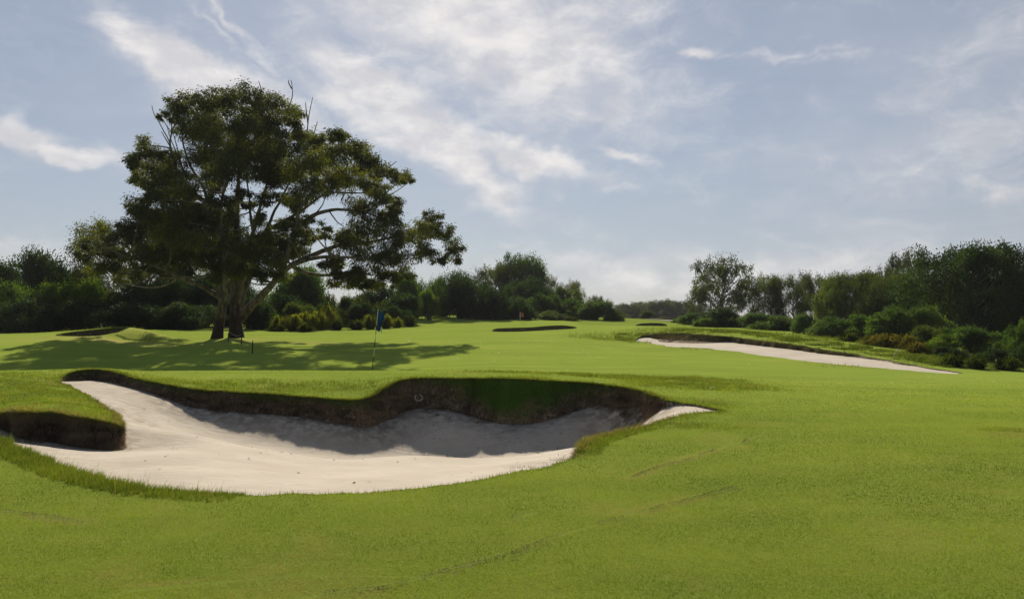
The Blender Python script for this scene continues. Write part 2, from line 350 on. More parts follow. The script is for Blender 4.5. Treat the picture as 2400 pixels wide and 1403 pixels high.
def ground_mat():
    m, t, o = new_mat('turf_ground'); tc = t.new('ShaderNodeTexCoord'); P = tc.outputs['Object']
    dry = t.new('ShaderNodeAttribute', attribute_name='dry').outputs['Fac']; rough = t.new('ShaderNodeAttribute', attribute_name='rough').outputs['Fac']
    n1 = t.noise(P, 0.35, 5, .6); n2 = t.noise(P, 2.3, 5, .65); n3 = t.noise(t.vscale(P, (28, 28, 28)), 1.0, 6, .75); n4 = t.noise(t.vscale(P, (0.07, .62, 1)), 1.0, 4, .6, .4)
    n5 = t.noise(P, 110, 3, .7)
    c = t.mix(t.smooth(n1, .35, .68), (0.145, 0.214, 0.025), (0.212, 0.268, 0.040))
    c = t.mix(t.math('MULTIPLY', t.smooth(n2, .48, .72), .45), c, (0.240, 0.264, 0.050))
    c = t.mix(t.math('MULTIPLY', t.smooth(n4, .46, .62), .72), c, (0.098, 0.165, 0.018))
    c = t.mix(t.math('MULTIPLY', t.smooth(n3, .40, .72), .5), c, (0.230, 0.282, 0.050))
    c = t.mix(t.math('MULTIPLY', t.smooth(n3, .45, .22), .6), c, (0.075, 0.115, 0.018))
    c = t.mix(t.math('MULTIPLY', t.smooth(n5, .55, .30), .35), c, (0.07, 0.10, 0.018))
    rc = t.mix(t.smooth(n2, .35, .65), (0.050, 0.095, 0.012), (0.165, 0.205, 0.030))
    c = t.mix(t.math('MULTIPLY', rough, .9), c, rc)
    c = t.mix(t.math('MULTIPLY', dry, t.smooth(n2, .25, .6, .4, 1.0)), c, (0.33, 0.24, 0.12))
    th = t.new('ShaderNodeAttribute', attribute_name='thatchy').outputs['Fac']; c = t.mix(t.math('MULTIPLY', th, .5), c, t.mix(n3, (0.045, 0.060, 0.012), (0.130, 0.140, 0.030)))
    p = t.new('ShaderNodeBsdfPrincipled'); t.put(p.inputs['Base Color'], c); p.inputs['Roughness'].default_value = 1; p.inputs['Specular IOR Level'].default_value = 0
    p.inputs['Sheen Weight'].default_value = .58; p.inputs['Sheen Roughness'].default_value = .55; p.inputs['Sheen Tint'].default_value = (.55, .70, .14, 1)
    b = t.new('ShaderNodeBump'); b.inputs['Strength'].default_value = .5; b.inputs['Distance'].default_value = .03
    t.put(b.inputs['Height'], t.math('ADD', n3, t.math('MULTIPLY', n2, .8))); t.l.new(b.outputs[0], p.inputs['Normal'])
    t.l.new(p.outputs[0], o.inputs[0]); return m
def sand_mat():
    m, t, o = new_mat('bunker_sand'); tc = t.new('ShaderNodeTexCoord'); P = tc.outputs['Object']
    n1 = t.noise(P, .8, 5, .6); n2 = t.noise(t.vscale(P, (1.6, 6, 1)), 1.5, 6, .62, .6); n3 = t.noise(P, 38, 4, .7); n4 = t.noise(P, 5, 4, .6)
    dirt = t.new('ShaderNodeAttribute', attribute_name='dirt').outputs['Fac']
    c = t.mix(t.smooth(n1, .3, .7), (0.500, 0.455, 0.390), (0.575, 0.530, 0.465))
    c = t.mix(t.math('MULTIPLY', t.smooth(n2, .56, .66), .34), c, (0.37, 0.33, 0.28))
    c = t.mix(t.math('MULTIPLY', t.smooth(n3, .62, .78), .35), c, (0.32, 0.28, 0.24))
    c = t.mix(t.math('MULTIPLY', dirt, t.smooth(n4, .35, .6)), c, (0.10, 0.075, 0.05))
    p = t.new('ShaderNodeBsdfPrincipled'); t.put(p.inputs['Base Color'], c); p.inputs['Roughness'].default_value = .95; p.inputs['Specular IOR Level'].default_value = .1
    b = t.new('ShaderNodeBump'); b.inputs['Strength'].default_value = .55; b.inputs['Distance'].default_value = .03
    t.put(b.inputs['Height'], t.math('ADD', t.math('MULTIPLY', n2, 1.1), t.math('MULTIPLY', n3, .25))); t.l.new(b.outputs[0], p.inputs['Normal'])
    t.l.new(p.outputs[0], o.inputs[0]); return m
def wall_mat():
    m, t, o = new_mat('bunker_bank'); tc = t.new('ShaderNodeTexCoord'); P = tc.outputs['Object']
    v = t.new('ShaderNodeAttribute', attribute_name='depth').outputs['Fac']
    n1 = t.noise(t.vscale(P, (14, 14, 3)), 1.5, 5, .7); n2 = t.noise(P, 3, 4, .6)
    n9 = t.noise(P, 7, 5, .7)
    c = t.mix(t.math('MULTIPLY', t.smooth(n1, .36, .62), t.smooth(n9, .36, .58, .35, 1.0)), (0.060, 0.046, 0.036), (0.460, 0.370, 0.270))
    g = t.math('SUBTRACT', t.math('ADD', t.smooth(v, .35, .0), t.math('MULTIPLY', n2, .6)), .45, clamp=True)
    c = t.mix(g, c, (0.07, 0.11, 0.02))
    gg = t.new('ShaderNodeAttribute', attribute_name='green').outputs['Fac']; c = t.mix(gg, c, t.mix(n1, (0.04, 0.10, 0.012), (0.10, 0.20, 0.03)))
    p = t.new('ShaderNodeBsdfPrincipled'); t.put(p.inputs['Base Color'], c); p.inputs['Roughness'].default_value = .95; p.inputs['Specular IOR Level'].default_value = .05
    b = t.new('ShaderNodeBump'); b.inputs['Strength'].default_value = 1; b.inputs['Distance'].default_value = .06
    t.put(b.inputs['Height'], n1); t.l.new(b.outputs[0], p.inputs['Normal']); t.l.new(p.outputs[0], o.inputs[0]); return m
def bark_mat(name, c1, c2, cbase=None):
    m, t, o = new_mat(name); tc = t.new('ShaderNodeTexCoord'); P = tc.outputs['Object']
    n1 = t.noise(t.vscale(P, (3, 3, .7)), 1.6, 5, .65); n2 = t.noise(t.vscale(P, (12, 12, 2)), 1.0, 4, .7)
    c = t.mix(t.smooth(n1, .35, .65), c1, c2)
    if cbase:
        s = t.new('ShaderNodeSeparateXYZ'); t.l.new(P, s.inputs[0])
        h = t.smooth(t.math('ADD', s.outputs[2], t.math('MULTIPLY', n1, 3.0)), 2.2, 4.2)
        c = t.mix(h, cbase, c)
    p = t.new('ShaderNodeBsdfPrincipled'); t.put(p.inputs['Base Color'], c); p.inputs['Roughness'].default_value = .85; p.inputs['Specular IOR Level'].default_value = .2
    b = t.new('ShaderNodeBump'); b.inputs['Strength'].default_value = .8; b.inputs['Distance'].default_value = .06
    t.put(b.inputs['Height'], n2); t.l.new(b.outputs[0], p.inputs['Normal']); t.l.new(p.outputs[0], o.inputs[0]); return m
def plain(name, c, rough=.6, spec=.3, nz=0.0):
    m, t, o = new_mat(name); tc = t.new('ShaderNodeTexCoord'); n1 = t.noise(tc.outputs['Object'], 9, 4, .6)
    col = t.mix(t.smooth(n1, .35, .7), tuple(x * (1 - nz) for x in c), c)
    p = t.new('ShaderNodeBsdfPrincipled'); t.put(p.inputs['Base Color'], col); p.inputs['Roughness'].default_value = rough; p.inputs['Specular IOR Level'].default_value = spec
    t.l.new(p.outputs[0], o.inputs[0]); return m
M_ground = ground_mat(); M_sand = sand_mat(); M_wall = wall_mat()
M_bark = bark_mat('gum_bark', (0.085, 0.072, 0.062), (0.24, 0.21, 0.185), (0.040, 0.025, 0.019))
M_bark2 = bark_mat('dark_bark', (0.09, 0.075, 0.06), (0.22, 0.19, 0.16))
M_white = plain('white_paint', (.78, .77, .74), .5, .3, .2); M_black = plain('black_paint', (.02, .02, .022), .5, .3, .2)
M_blue = plain('blue_cloth', (0.020, 0.10, 0.34), .8, .1, .3); M_pink = plain('faded_red_cloth', (.45, .16, .14), .8, .1, .2)
M_stake = plain('dark_stake', (.035, .03, .03), .7, .2, .3); M_rope = plain('pale_rope', (.50, .47, .42), .8, .1, .3)
M_wood = plain('pale_stake', (.55, .52, .45), .8, .1, .3); M_pipe = plain('pale_hose', (.55, .56, .52), .5, .3, .2)
M_debris = plain('leaf_litter', (.07, .045, .03), .9, .1, .5); M_pale = plain('pale_leaf', (.80, .76, .55), .7, .2, .2)
M_path = plain('sandy_path', (.46, .42, .36), .9, .1, .25)

# ------------------------------------------------------------------ ground
pts = []
Y = -10.0
while Y < 130:
    st = 0.7 if Y < 3.5 else (0.19 if Y < 22 else 0.19 + (Y - 22) * 0.018)
    half = 12 + max(Y, 0) * 0.86
    if Y < 3.5: half = 14
    xs = np.arange(-half, half, st)
    pts.append(np.stack([xs + rng.uniform(-.2, .2, len(xs)) * st, np.full(len(xs), Y) + rng.uniform(-.2, .2, len(xs)) * st], 1)); Y += st
near = np.concatenate(pts)
far = []
for rr in (150, 190, 240, 300, 400, 600, 1000, 1800, 3500):
    for a in np.linspace(0, 2 * math.pi, 48, endpoint=False): far.append((rr * math.sin(a), rr * math.cos(a)))
for rr in (30, 50, 80, 115):
    for a in np.linspace(0, 2 * math.pi, 40, endpoint=False):
        x, y = rr * math.sin(a), rr * math.cos(a)
        if y < -11 or abs(x) > 14 + max(y, 0) * .88: far.append((x, y))
near = np.concatenate([near, np.array(far)])
keep = np.ones(len(near), bool)
for P in POLYS:
    mn, mx = P.min(0) - 1, P.max(0) + 1
    idx = np.where((near[:, 0] > mn[0]) & (near[:, 0] < mx[0]) & (near[:, 1] > mn[1]) & (near[:, 1] < mx[1]))[0]
    d = polydist(near[idx, 0], near[idx, 1], P)
    ins = inpoly(near[idx, 0], near[idx, 1], P)
    keep[idx[(d < 0.06) | ins]] = False
near = near[keep]
def cdt(polys, P):
    vs = []; es = []
    for q in polys:
        b = len(vs); n = len(q); vs += [Vector(v) for v in q.tolist()]; es += [(b + i, b + (i + 1) % n) for i in range(n)]
    vs += [Vector(v) for v in P.tolist()]
    r = delaunay_2d_cdt(vs, es, [], 0, 1e-6)
    V = np.array([tuple(v) for v in r[0]]); T = np.array([f for f in r[2] if len(f) == 3])
    return V, T
V, T = cdt(POLYS, near)
cen = V[T].mean(1); bad = np.zeros(len(T), bool)
for P in POLYS: bad |= inpoly(cen[:, 0], cen[:, 1], P)
T = T[~bad]
a, b, c = V[T[:, 0]], V[T[:, 1]], V[T[:, 2]]
flip = ((b - a)[:, 0] * (c - a)[:, 1] - (b - a)[:, 1] * (c - a)[:, 0]) < 0
T[flip] = T[flip][:, ::-1]
def dry_mask(x, y):
    r = np.zeros_like(x)
    for (px, py, Yc, sx, sy, s) in [(250,795,38.5,3.6,0.9,.9),(330,789,41,2.5,.9,.5),(560,796,41.5,2.2,1.0,.8),(680,800,39.5,2.8,.55,.75),(780,806,38.5,2.5,.45,.5),(120,795,39,4,.8,.4)]:
        xc = (px - 1200) / F * Yc
        r = np.maximum(r, s * np.exp(-((x - xc) / sx) ** 2 - ((y - Yc) / sy) ** 2))
    return r
def rough_mask(x, y):
    r = np.zeros_like(x)
    ell = [(1500,20.2,3.2,1.3,.9),(1640,18.0,2.0,1.2,.9),(1300,20.8,3.0,.7,.6),(60,15.5,4.0,3.0,.8),(150,12.4,2.4,1.3,.8),(600,17.8,4.5,.9,.8),(1200,17.3,1.6,.7,.9),(1570,14.9,1.2,.8,.8),(1600,45,7,3.5,1),(1850,38,6,3.0,.7),(2200,28.5,5,2.0,.8),
           (250,43,4,1.0,.4),(1500,11.7,1.6,.35,.7),(2420,11.2,.7,.45,.8),(2330,31,7,3.2,1),(2050,41,6,4,1)]
    for (px, Yc, sx, sy, s) in ell:
        xc = (px - 1200) / F * Yc
        r = np.maximum(r, s * np.exp(-((x - xc) / sx) ** 4 - ((y - Yc) / sy) ** 4))
    r = np.maximum(r, np.clip((y - 54) / 12, 0, 1) * np.where((x > -10) & (x < 6), 0, 1))
    r = np.maximum(r, np.clip((y - 80) / 10, 0, 1))
    return r
Z = G(V[:, 0], V[:, 1])
rgh = rough_mask(V[:, 0], V[:, 1])
onlip = np.zeros(len(V), bool)
allp = {(round(float(x), 4), round(float(y), 4)) for P in POLYS for x, y in P}
onlip = np.array([(round(float(x), 4), round(float(y), 4)) in allp for x, y in V])
bumps = (fbm(V[:, 0], V[:, 1], 1.6, 3) - .47) * .10 * rgh * (V[:, 1] < 70) + (fbm(V[:, 0], V[:, 1], .5, 8) - .47) * .03 * (V[:, 1] < 70)
Z = Z + np.where(onlip, 0, bumps)
gme = npmesh('ground', np.column_stack([V, Z]), T, {'dry': dry_mask(V[:, 0], V[:, 1]), 'rough': rgh, 'thatchy': np.clip((17 - V[:, 1]) / 9, 0, 1) * (V[:, 1] > -20)}, True)
tag(obj('ground', gme, M_ground), kind='structure')

# ------------------------------------------------------------------ sand and bunker banks
def normals_in(P):
    n = np.roll(P, -1, 0) - np.roll(P, 1, 0); n = np.stack([-n[:, 1], n[:, 0]], 1); n /= np.linalg.norm(n, axis=1)[:, None] + 1e-9
    t_ = P + n * 0.02; ins = inpoly(t_[:, 0], t_[:, 1], P)
    if ins.mean() < .5: n = -n
    return n
WALLS = []
for k, (P, Sf) in enumerate(zip(POLYS, SANDS)):
    st = (0.16, 0.5, .6, .8, .8)[k]
    mn, mx = P.min(0), P.max(0); xs, ys = np.meshgrid(np.arange(mn[0], mx[0], st), np.arange(mn[1], mx[1], st))
    q = np.column_stack([xs.ravel(), ys.ravel()]) + rng.uniform(-.2, .2, (xs.size, 2)) * st
    q = q[inpoly(q[:, 0], q[:, 1], P)]; q = q[polydist(q[:, 0], q[:, 1], P) > .05]
    V, T = cdt([P], q); cen = V[T].mean(1); T = T[inpoly(cen[:, 0], cen[:, 1], P)]
    a, b, c = V[T[:, 0]], V[T[:, 1]], V[T[:, 2]]; fl = ((b - a)[:, 0] * (c - a)[:, 1] - (b - a)[:, 1] * (c - a)[:, 0]) < 0; T[fl] = T[fl][:, ::-1]
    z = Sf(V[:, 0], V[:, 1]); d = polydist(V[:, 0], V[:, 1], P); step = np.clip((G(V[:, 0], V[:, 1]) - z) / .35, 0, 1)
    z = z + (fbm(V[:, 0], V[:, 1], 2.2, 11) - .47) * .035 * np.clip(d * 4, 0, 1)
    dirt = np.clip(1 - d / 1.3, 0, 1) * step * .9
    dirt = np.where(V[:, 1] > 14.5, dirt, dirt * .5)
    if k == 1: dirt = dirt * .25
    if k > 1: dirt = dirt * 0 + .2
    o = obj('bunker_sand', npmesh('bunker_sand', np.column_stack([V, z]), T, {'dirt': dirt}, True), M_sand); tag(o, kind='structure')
    # bank
    n = normals_in(P); g = G(P[:, 0], P[:, 1]); s = Sf(P[:, 0], P[:, 1]); rows = 9; h = g - s
    VV = []; DD = []; GG = []
    pxx = 1200 + P[:, 0] / P[:, 1] * F; OFFM = np.clip(h * .8, .02, .28)
    if k == 1: OFFM = OFFM * 1.6 + 1.3 * np.exp(-((pxx - 1620) / 60) ** 4)
    if k == 0: OFFM = OFFM + .25 * np.exp(-((pxx - 1225) / 95) ** 4) * (P[:, 1] > 14)
    if k == 0: OFFM = np.where((P[:, 1] < 14.6) & (pxx < 420), .04, OFFM)
    sb = Sf(*(P + n * OFFM[:, None]).T); al_ = np.cumsum(np.linalg.norm(P - np.roll(P, 1, 0), axis=1))
    gw = np.exp(-((pxx - 1215) / 150) ** 4) * (P[:, 1] > 14) if k == 0 else (.55 * np.exp(-((pxx - 1600) / 90) ** 4) if k == 1 else np.zeros(len(P)))
    gw = gw * (.75 + .8 * (fbm(al_, al_ * 0, 1.2, 71) - .3)) + (fbm(al_, al_ * 0, .9, 75) - .42) * 1.2 * (P[:, 1] > 14)
    al = np.cumsum(np.linalg.norm(P - np.roll(P, 1, 0), axis=1))
    for r in range(rows):
        tt = r / (rows - 1); off = 0.02 + OFFM * tt * (.6 + .4 * tt) - .05 * math.sin(tt * math.pi) * np.clip(h * 2, 0, 1)
        nzz = ((fbm(al, np.full_like(al, r * .18), 2.2, 21) - .47) * .26 + (fbm(al, np.full_like(al, r * 1.1), 6.0, 27) - .47) * .10) * min(1, tt * 3) * np.clip(h * 2.5, 0.05, 1)
        if r == 0: off = off * 0
        p = P + n * (off + nzz)[:, None]
        if r == 0: p = P.copy()
        VV.append(np.column_stack([p, g * (1 - tt) + (sb - .06 - (.5 if k > 1 else 0)) * tt])); DD.append(np.full(len(P), tt)); GG.append(np.clip((gw * .68 + .12 - tt) * 3, 0, 1))
    VV = np.concatenate(VV); N = len(P); FF = []
    for r in range(rows - 1):
        i = np.arange(N); j = (i + 1) % N
        FF.append(np.column_stack([r * N + i, r * N + j, (r + 1) * N + j, (r + 1) * N + i]))
    o = obj('bunker_bank', npmesh('bunker_bank', VV, np.concatenate(FF), {'depth': np.concatenate(DD), 'green': np.concatenate(GG)}, True), M_wall); tag(o, kind='structure')
    h = g - sb
    WALLS.append((P, n, g, s, h, VV.reshape(rows, N, 3)))

# ------------------------------------------------------------------ blades
def blades(base, length, width, dirv, tint, dryv=None, yaw=None):
    n = len(base); yaw = rng.uniform(0, math.pi, n) if yaw is None else yaw
    side = np.column_stack([np.cos(yaw), np.sin(yaw), np.zeros(n)]) * (width / 2)[:, None]
    d = dirv / (np.linalg.norm(dirv, axis=1)[:, None] + 1e-9)
    V = np.empty((n, 3, 3)); V[:, 0] = base - side; V[:, 1] = base + side; V[:, 2] = base + d * length[:, None]
    dr = np.zeros(n) if dryv is None else dryv
    return V.reshape(-1, 3), np.arange(n * 3).reshape(-1, 3), np.repeat(tint, 3), np.repeat(dr, 3)
def blade_obj(name, parts, mat, label, cat='grass'):
    Vs, Fs, Ts, Ds = [], [], [], []; b = 0
    for v, f, ti, dr in parts: Vs.append(v); Fs.append(f + b); Ts.append(ti); Ds.append(dr); b += len(v)
    o = obj(name, npmesh(name, np.concatenate(Vs), np.concatenate(Fs), {'tint': np.concatenate(Ts), 'dry': np.concatenate(Ds)}), mat)
    return tag(o, label, cat, None, 'stuff')
def outside(x, y):
    m = np.ones(len(x), bool)
    for P in POLYS: m &= ~inpoly(x, y, P)
    return m
MOW = [np.array([W(*p)[:2] for p in L]) for L in (
   [(300,1385,4.53),(700,1345,4.84),(1000,1348,4.82)], [(700,1400,4.43),(1000,1350,4.8),(1300,1255,5.72),(1550,1180,6.73),(1720,1140,7.43)],
   [(1480,1115,7.94),(1660,1055,9.53),(1800,1010,11.2)], [(0,1195,6.5),(200,1225,6.08)], [(1200,1215,6.22),(1250,1200,6.43)])]
# mown turf close to the camera: triangles thinning with distance
y_ = 3.7 * (24 / 3.7) ** rng.random(1500000)
x_ = (rng.random(len(y_)) - .5) * 2 * .74 * y_
keep = rng.random(len(y_)) < .62 * np.clip((23.5 - y_) / 10, 0, 1)
x_, y_ = x_[keep], y_[keep]
m = outside(x_, y_); x_, y_ = x_[m], y_[m]
z_ = G(x_, y_) + (fbm(x_, y_, .5, 8) - .47) * .03
md = np.full(len(x_), 9.0)
for L in MOW: md = np.minimum(md, polydist(x_, y_, L, False) + (vnoise(x_, y_, 3, 2) - .5) * .02)
kp = (md > .016 + .012 * (vnoise(x_, y_, 1.1, 19) > .45)) | (rng.random(len(x_)) < .10); x_, y_, z_, md = x_[kp], y_[kp], z_[kp], md[kp]
n = len(x_); rg = rough_mask(x_, y_)
L_ = rng.uniform(.008, .019, n) * (1 + .05 * (y_ - 4)) * (1 + 1.2 * rg); Wd = rng.uniform(.0025, .005, n) * (y_ / 4.5) ** .8
patch = fbm(x_, y_, 1.3, 31); pdry = (fbm(x_, y_, 3.2, 41) > .60) * .35
spot = np.clip((fbm(x_, y_, .9, 121) - .60) * 5, 0, .6)
dr = np.clip(spot + np.exp(-((md - .06) / .06) ** 2) * .8 * (vnoise(x_, y_, 1.4, 7) > .5) + (rng.random(n) < .06) * .8 + pdry * rng.random(n), 0, 1)
dv = np.column_stack([rng.normal(0, .8, n), rng.normal(0, .8, n), np.full(n, 1.0)])
parts = [blades(np.column_stack([x_, y_, z_ - .002]), L_, Wd, dv, np.clip(rng.normal(-.28, .22, n) + patch * .9 + fbm(x_ * .45, y_ * 2.2, 1.4, 77) * .6 + (fbm(x_, y_, .28, 87) - .45) * 1.6 + (fbm(x_ * .5, y_ * 1.3, .9, 89) - .45) * .9 + .20, 0, 1), dr)]
blade_obj('mown_grass', parts, M_turf, 'short mown turf grass across the foreground')

# scuffed mower lines: bare thatch in a narrow groove with straw beside it
sc = []
for L in MOW:
    L = catmull(np.column_stack([L, L[:, 0] * 0]), .2, False)[:, :2]
    d_ = np.linalg.norm(np.diff(L, axis=0), axis=1); n = int(d_.sum() * 1500); r_ = rng.random(n) * d_.sum(); cs_ = np.concatenate([[0], np.cumsum(d_)]); k_ = np.searchsorted(cs_, r_) - 1; f_ = ((r_ - cs_[k_]) / d_[k_])[:, None]
    q = L[k_] * (1 - f_) + L[k_ + 1] * f_; tt_ = (L[k_ + 1] - L[k_]) / d_[k_][:, None]; side_ = np.where(rng.random(n) < .55, rng.normal(0, .006, n), np.abs(rng.normal(.04, .05, n)))
    m_ = rng.random(n) < np.clip((fbm(q[:, 0], q[:, 1], 1.6, 131) - .36) * 3.0, 0, .5); groove = np.abs(side_) < .018; wob = (fbm(q[:, 0], q[:, 1], 2.0, 133) - .47) * .16
    q = q + np.column_stack([tt_[:, 1], -tt_[:, 0]]) * (side_ + wob)[:, None]; q, groove, n = q[m_], groove[m_], int(m_.sum())
    sc.append(blades(np.column_stack([q, G(q[:, 0], q[:, 1]) + (fbm(q[:, 0], q[:, 1], .5, 8) - .47) * .03 + np.where(groove, .010, .004)]), rng.uniform(.008, .022, n), rng.uniform(.004, .008, n), np.column_stack([rng.normal(0, 1, (n, 2)), rng.uniform(.0, .5, n)]), np.where(groove, rng.random(n) * .12, .35 + rng.random(n) * .6), np.zeros(n)))
blade_obj('mower_scuff', sc, M_thatch, 'thin brown scuffed mower lines curving across the foreground turf', 'scuff marks')

def along(P, cnt, cond):
    """random positions on polygon edges: index & fraction"""
    seg = np.linalg.norm(np.roll(P, -1, 0) - P, axis=1) * cond; cs = np.cumsum(seg)
    r = rng.random(cnt) * cs[-1]; i = np.searchsorted(cs, r); return i % len(P), rng.random(cnt)
P, nrm, g, s, h, WV = WALLS[0]
N = len(P); pxl = 1200 + P[:, 0] / P[:, 1] * F
def wallpoint(WV, i, f, tt):
    rows = WV.shape[0]; r = np.clip(tt * (rows - 1), 0, rows - 1.001); r0 = r.astype(int); fr = (r - r0)[:, None]; j = (i + 1) % WV.shape[1]; f = f[:, None]
    a = WV[r0, i] * (1 - f) + WV[r0, j] * f; b = WV[r0 + 1, i] * (1 - f) + WV[r0 + 1, j] * f
    return a * (1 - fr) + b * fr
# thatch hanging on the tall banks
parts = []
cond = np.clip((h - .12) / .3, 0, 1)
i, f = along(P, 150000, cond); tt = rng.random(len(i)) ** .85 * 1.02; q = wallpoint(WV, i, f, tt); nn = nrm[i]; n = len(i)
dv = np.column_stack([nn * rng.uniform(.3, 1.1, (n, 1)) + rng.normal(0, .3, (n, 2)), rng.uniform(-1.0, .5, n)])
grn = np.clip((.35 - tt) * 2.2 + (fbm(q[:, 0], q[:, 2] * 2, 1.5, 51) - .5) * 2.5, 0, 1) * np.where(P[i][:, 1] > 14.5, .8, .3)
isg2 = np.exp(-((pxl[i] - 1215) / 150) ** 4) * (q[:, 1] > 14.5); grn = np.clip(grn + isg2 * np.clip((.60 + (fbm(q[:, 0], q[:, 1], 1.5, 71) - .45) * .8 - tt) * 5, 0, 1), 0, 1)
parts.append(blades(q, rng.uniform(.03, .10, n), rng.uniform(.006, .014, n), dv, np.clip(rng.random(n) ** 1.6 * .6 + (fbm(q[:, 0] * 2.0, q[:, 2] * 6 + q[:, 1], 2.0, 91) - .32) * 1.9, 0, 1), grn))
for kk, cnt in ((1, 26000), (2, 5000), (3, 4000), (4, 3000)):
    P_, n_, g_, s_, h_, WV_ = WALLS[kk]; c_ = np.clip((h_ - .1) / .3, 0, 1); i, f = along(P_, cnt, c_); tt = rng.random(cnt) * .6; q = wallpoint(WV_, i, f, tt)
    dv = np.column_stack([n_[i] * rng.uniform(.3, 1, (cnt, 1)) + rng.normal(0, .3, (cnt, 2)), rng.uniform(-.8, .6, cnt)])
    parts.append(blades(q, rng.uniform(.08, .20, cnt), rng.uniform(.02, .035, cnt), dv, rng.random(cnt) * .7, np.clip(rng.normal(.5, .3, cnt) - tt * .5, 0, 1)))
# turf hanging over the top edge of the banks, and matted scraps at their foot
cnt = 52000; i, f = along(P, cnt, np.clip((h - .10) / .2, 0, 1)); j = (i + 1) % N; q = P[i] * (1 - f[:, None]) + P[j] * f[:, None]
cl_ = fbm(q[:, 0] * 3, q[:, 1] * 3, 1.6, 95); q = q - nrm[i] * rng.uniform(-.03, .10, cnt)[:, None]; z = G(q[:, 0], q[:, 1]) + rng.uniform(-.03, .012, cnt)
dv = np.column_stack([nrm[i] * rng.uniform(.2, 1.3, (cnt, 1)) + rng.normal(0, .45, (cnt, 2)), rng.uniform(-.45, 1.0, cnt)])
brown_top = (P[i][:, 1] < 14.5)
parts_l = [blades(np.column_stack([q, z]), rng.uniform(.03, .08, cnt) * (.35 + cl_ * 2.0), rng.uniform(.005, .011, cnt), dv, np.clip(rng.normal(.35, .3, cnt) + (cl_ - .4), 0, 1), np.where(brown_top, (rng.random(cnt) < .65), (rng.random(cnt) < .2)) * .9)]
toe = []
for k_ in range(190):
    i0 = int(along(P, 1, np.clip((h - .2) / .3, 0, 1) * np.where(pxl > 760, 1.0, .35))[0][0]); m_ = int(rng.integers(20, 110)); rr = rng.uniform(.03, .16)
    offs = rng.uniform(.15, .42) + (rng.exponential(.25) if pxl[i0] > 1000 else 0); c0 = P[i0] + nrm[i0] * offs; p_ = c0 + rng.normal(0, rr * .6, (m_, 2)) * np.array([1.6, .8]); p_ = p_[inpoly(p_[:, 0], p_[:, 1], P)]; m_ = len(p_)
    if m_ < 5: continue
    toe.append(blades(np.column_stack([p_, S1(p_[:, 0], p_[:, 1]) - .01]), rng.uniform(.02, .09, m_), rng.uniform(.006, .014, m_), np.column_stack([rng.normal(0, 1, (m_, 2)), rng.uniform(.1, .9, m_)]), rng.random(m_) * .5, (rng.random(m_) < .2) * .7))
parts += toe
blade_obj('bank_thatch', parts, M_thatch, 'brown matted roots and dead grass hanging down the bunker faces', 'dead grass')
# fringe grass on lips and rough patches
parts = list(parts_l)
i, f = along(P, 70000, np.where((pxl < 560) & (P[:, 1] < 11.2) & (h < .2), 3.0, np.where(h < .2, .45, 1.4)))
cnt = len(i); j = (i + 1) % N; q = P[i] * (1 - f[:, None]) + P[j] * f[:, None]
strong = (pxl[i] + rng.normal(0, 90, cnt) < 470) & (P[i][:, 1] < 11.2); bank = (pxl[i] > 1340) & (P[i][:, 1] < 13.6)
off = np.where(strong, rng.uniform(-.02, .34, cnt), np.where(bank, rng.uniform(-.02, .30, cnt), rng.exponential(.05, cnt) - .02))
q = q - nrm[i] * off[:, None]; z = G(q[:, 0], q[:, 1]) - .01
ln = np.where(strong, rng.uniform(.04, .10, cnt), np.where(bank, rng.uniform(.03, .08, cnt), rng.uniform(.02, .055, cnt)))
ln = ln * (1 + (rng.random(cnt) < .02) * 1.2)
dv = np.column_stack([nrm[i] * rng.uniform(-.2, .8, (cnt, 1)) + rng.normal(0, .35, (cnt, 2)), rng.uniform(.5, 1.2, cnt)])
ok = outside(q[:, 0], q[:, 1]) | (off < .0)
parts.append([a for a in blades(np.column_stack([q, z])[ok], ln[ok], rng.uniform(.004, .009, ok.sum()) * np.clip(q[ok, 1] / 9, .8, 2), dv[ok], np.clip(rng.normal(.6, .3, ok.sum()), 0, 1), (rng.random(ok.sum()) < .08) * .8)])
# rough patches by rejection over the mask
y_ = np.concatenate([rng.uniform(10.5, 21.5, 420000), rng.uniform(26, 50, 160000)]); x_ = (rng.random(len(y_)) - .5) * 1.5 * y_
rg = rough_mask(x_, y_); m = (rng.random(len(x_)) < (rg - .25) * 1.6) & outside(x_, y_); x_, y_ = x_[m], y_[m]
n = len(x_); sc = np.clip(y_ / 15, .7, 3); clump = fbm(x_, y_, 2.4, 61); m2 = rng.random(n) < np.clip((clump - .25) * 3, .15, 1); x_, y_, sc, clump = x_[m2], y_[m2], sc[m2], clump[m2]; n = len(x_)
z_ = G(x_, y_) + (fbm(x_, y_, 1.6, 3) - .47) * .10 * rough_mask(x_, y_) + (fbm(x_, y_, .5, 8) - .47) * .03
dv = np.column_stack([rng.normal(0, .5, n), rng.normal(-.15, .5, n), np.full(n, 1.0)])
parts.append(blades(np.column_stack([x_, y_, z_ - .01]), rng.uniform(.03, .085, n) * sc * (.2 + clump * 1.6), rng.uniform(.006, .011, n) * sc, dv, np.clip(rng.normal(.1, .22, n) + (clump - .38) * 2.2, 0, 1), ((rng.random(n) < .10) | ((y_ < 12.6) & (rng.random(n) < .35))) * .8))
n = 60000; px_ = rng.uniform(1440, 2230, n); y_ = np.interp(px_, [1440, 1600, 1730, 1900, 2100, 2240], [44, 41.5, 43, 35.5, 29.5, 26.5]) + rng.uniform(.1, 3.4, n); x_ = (px_ - 1200) / F * y_
cl_ = fbm(x_ * 1.3, y_ * 2.2, .9, 103); m_ = outside(x_, y_) & (rng.random(n) < np.clip((cl_ - .40) * 6, .03, 1)); x_, y_, cl_ = x_[m_], y_[m_], cl_[m_]; n = len(x_)
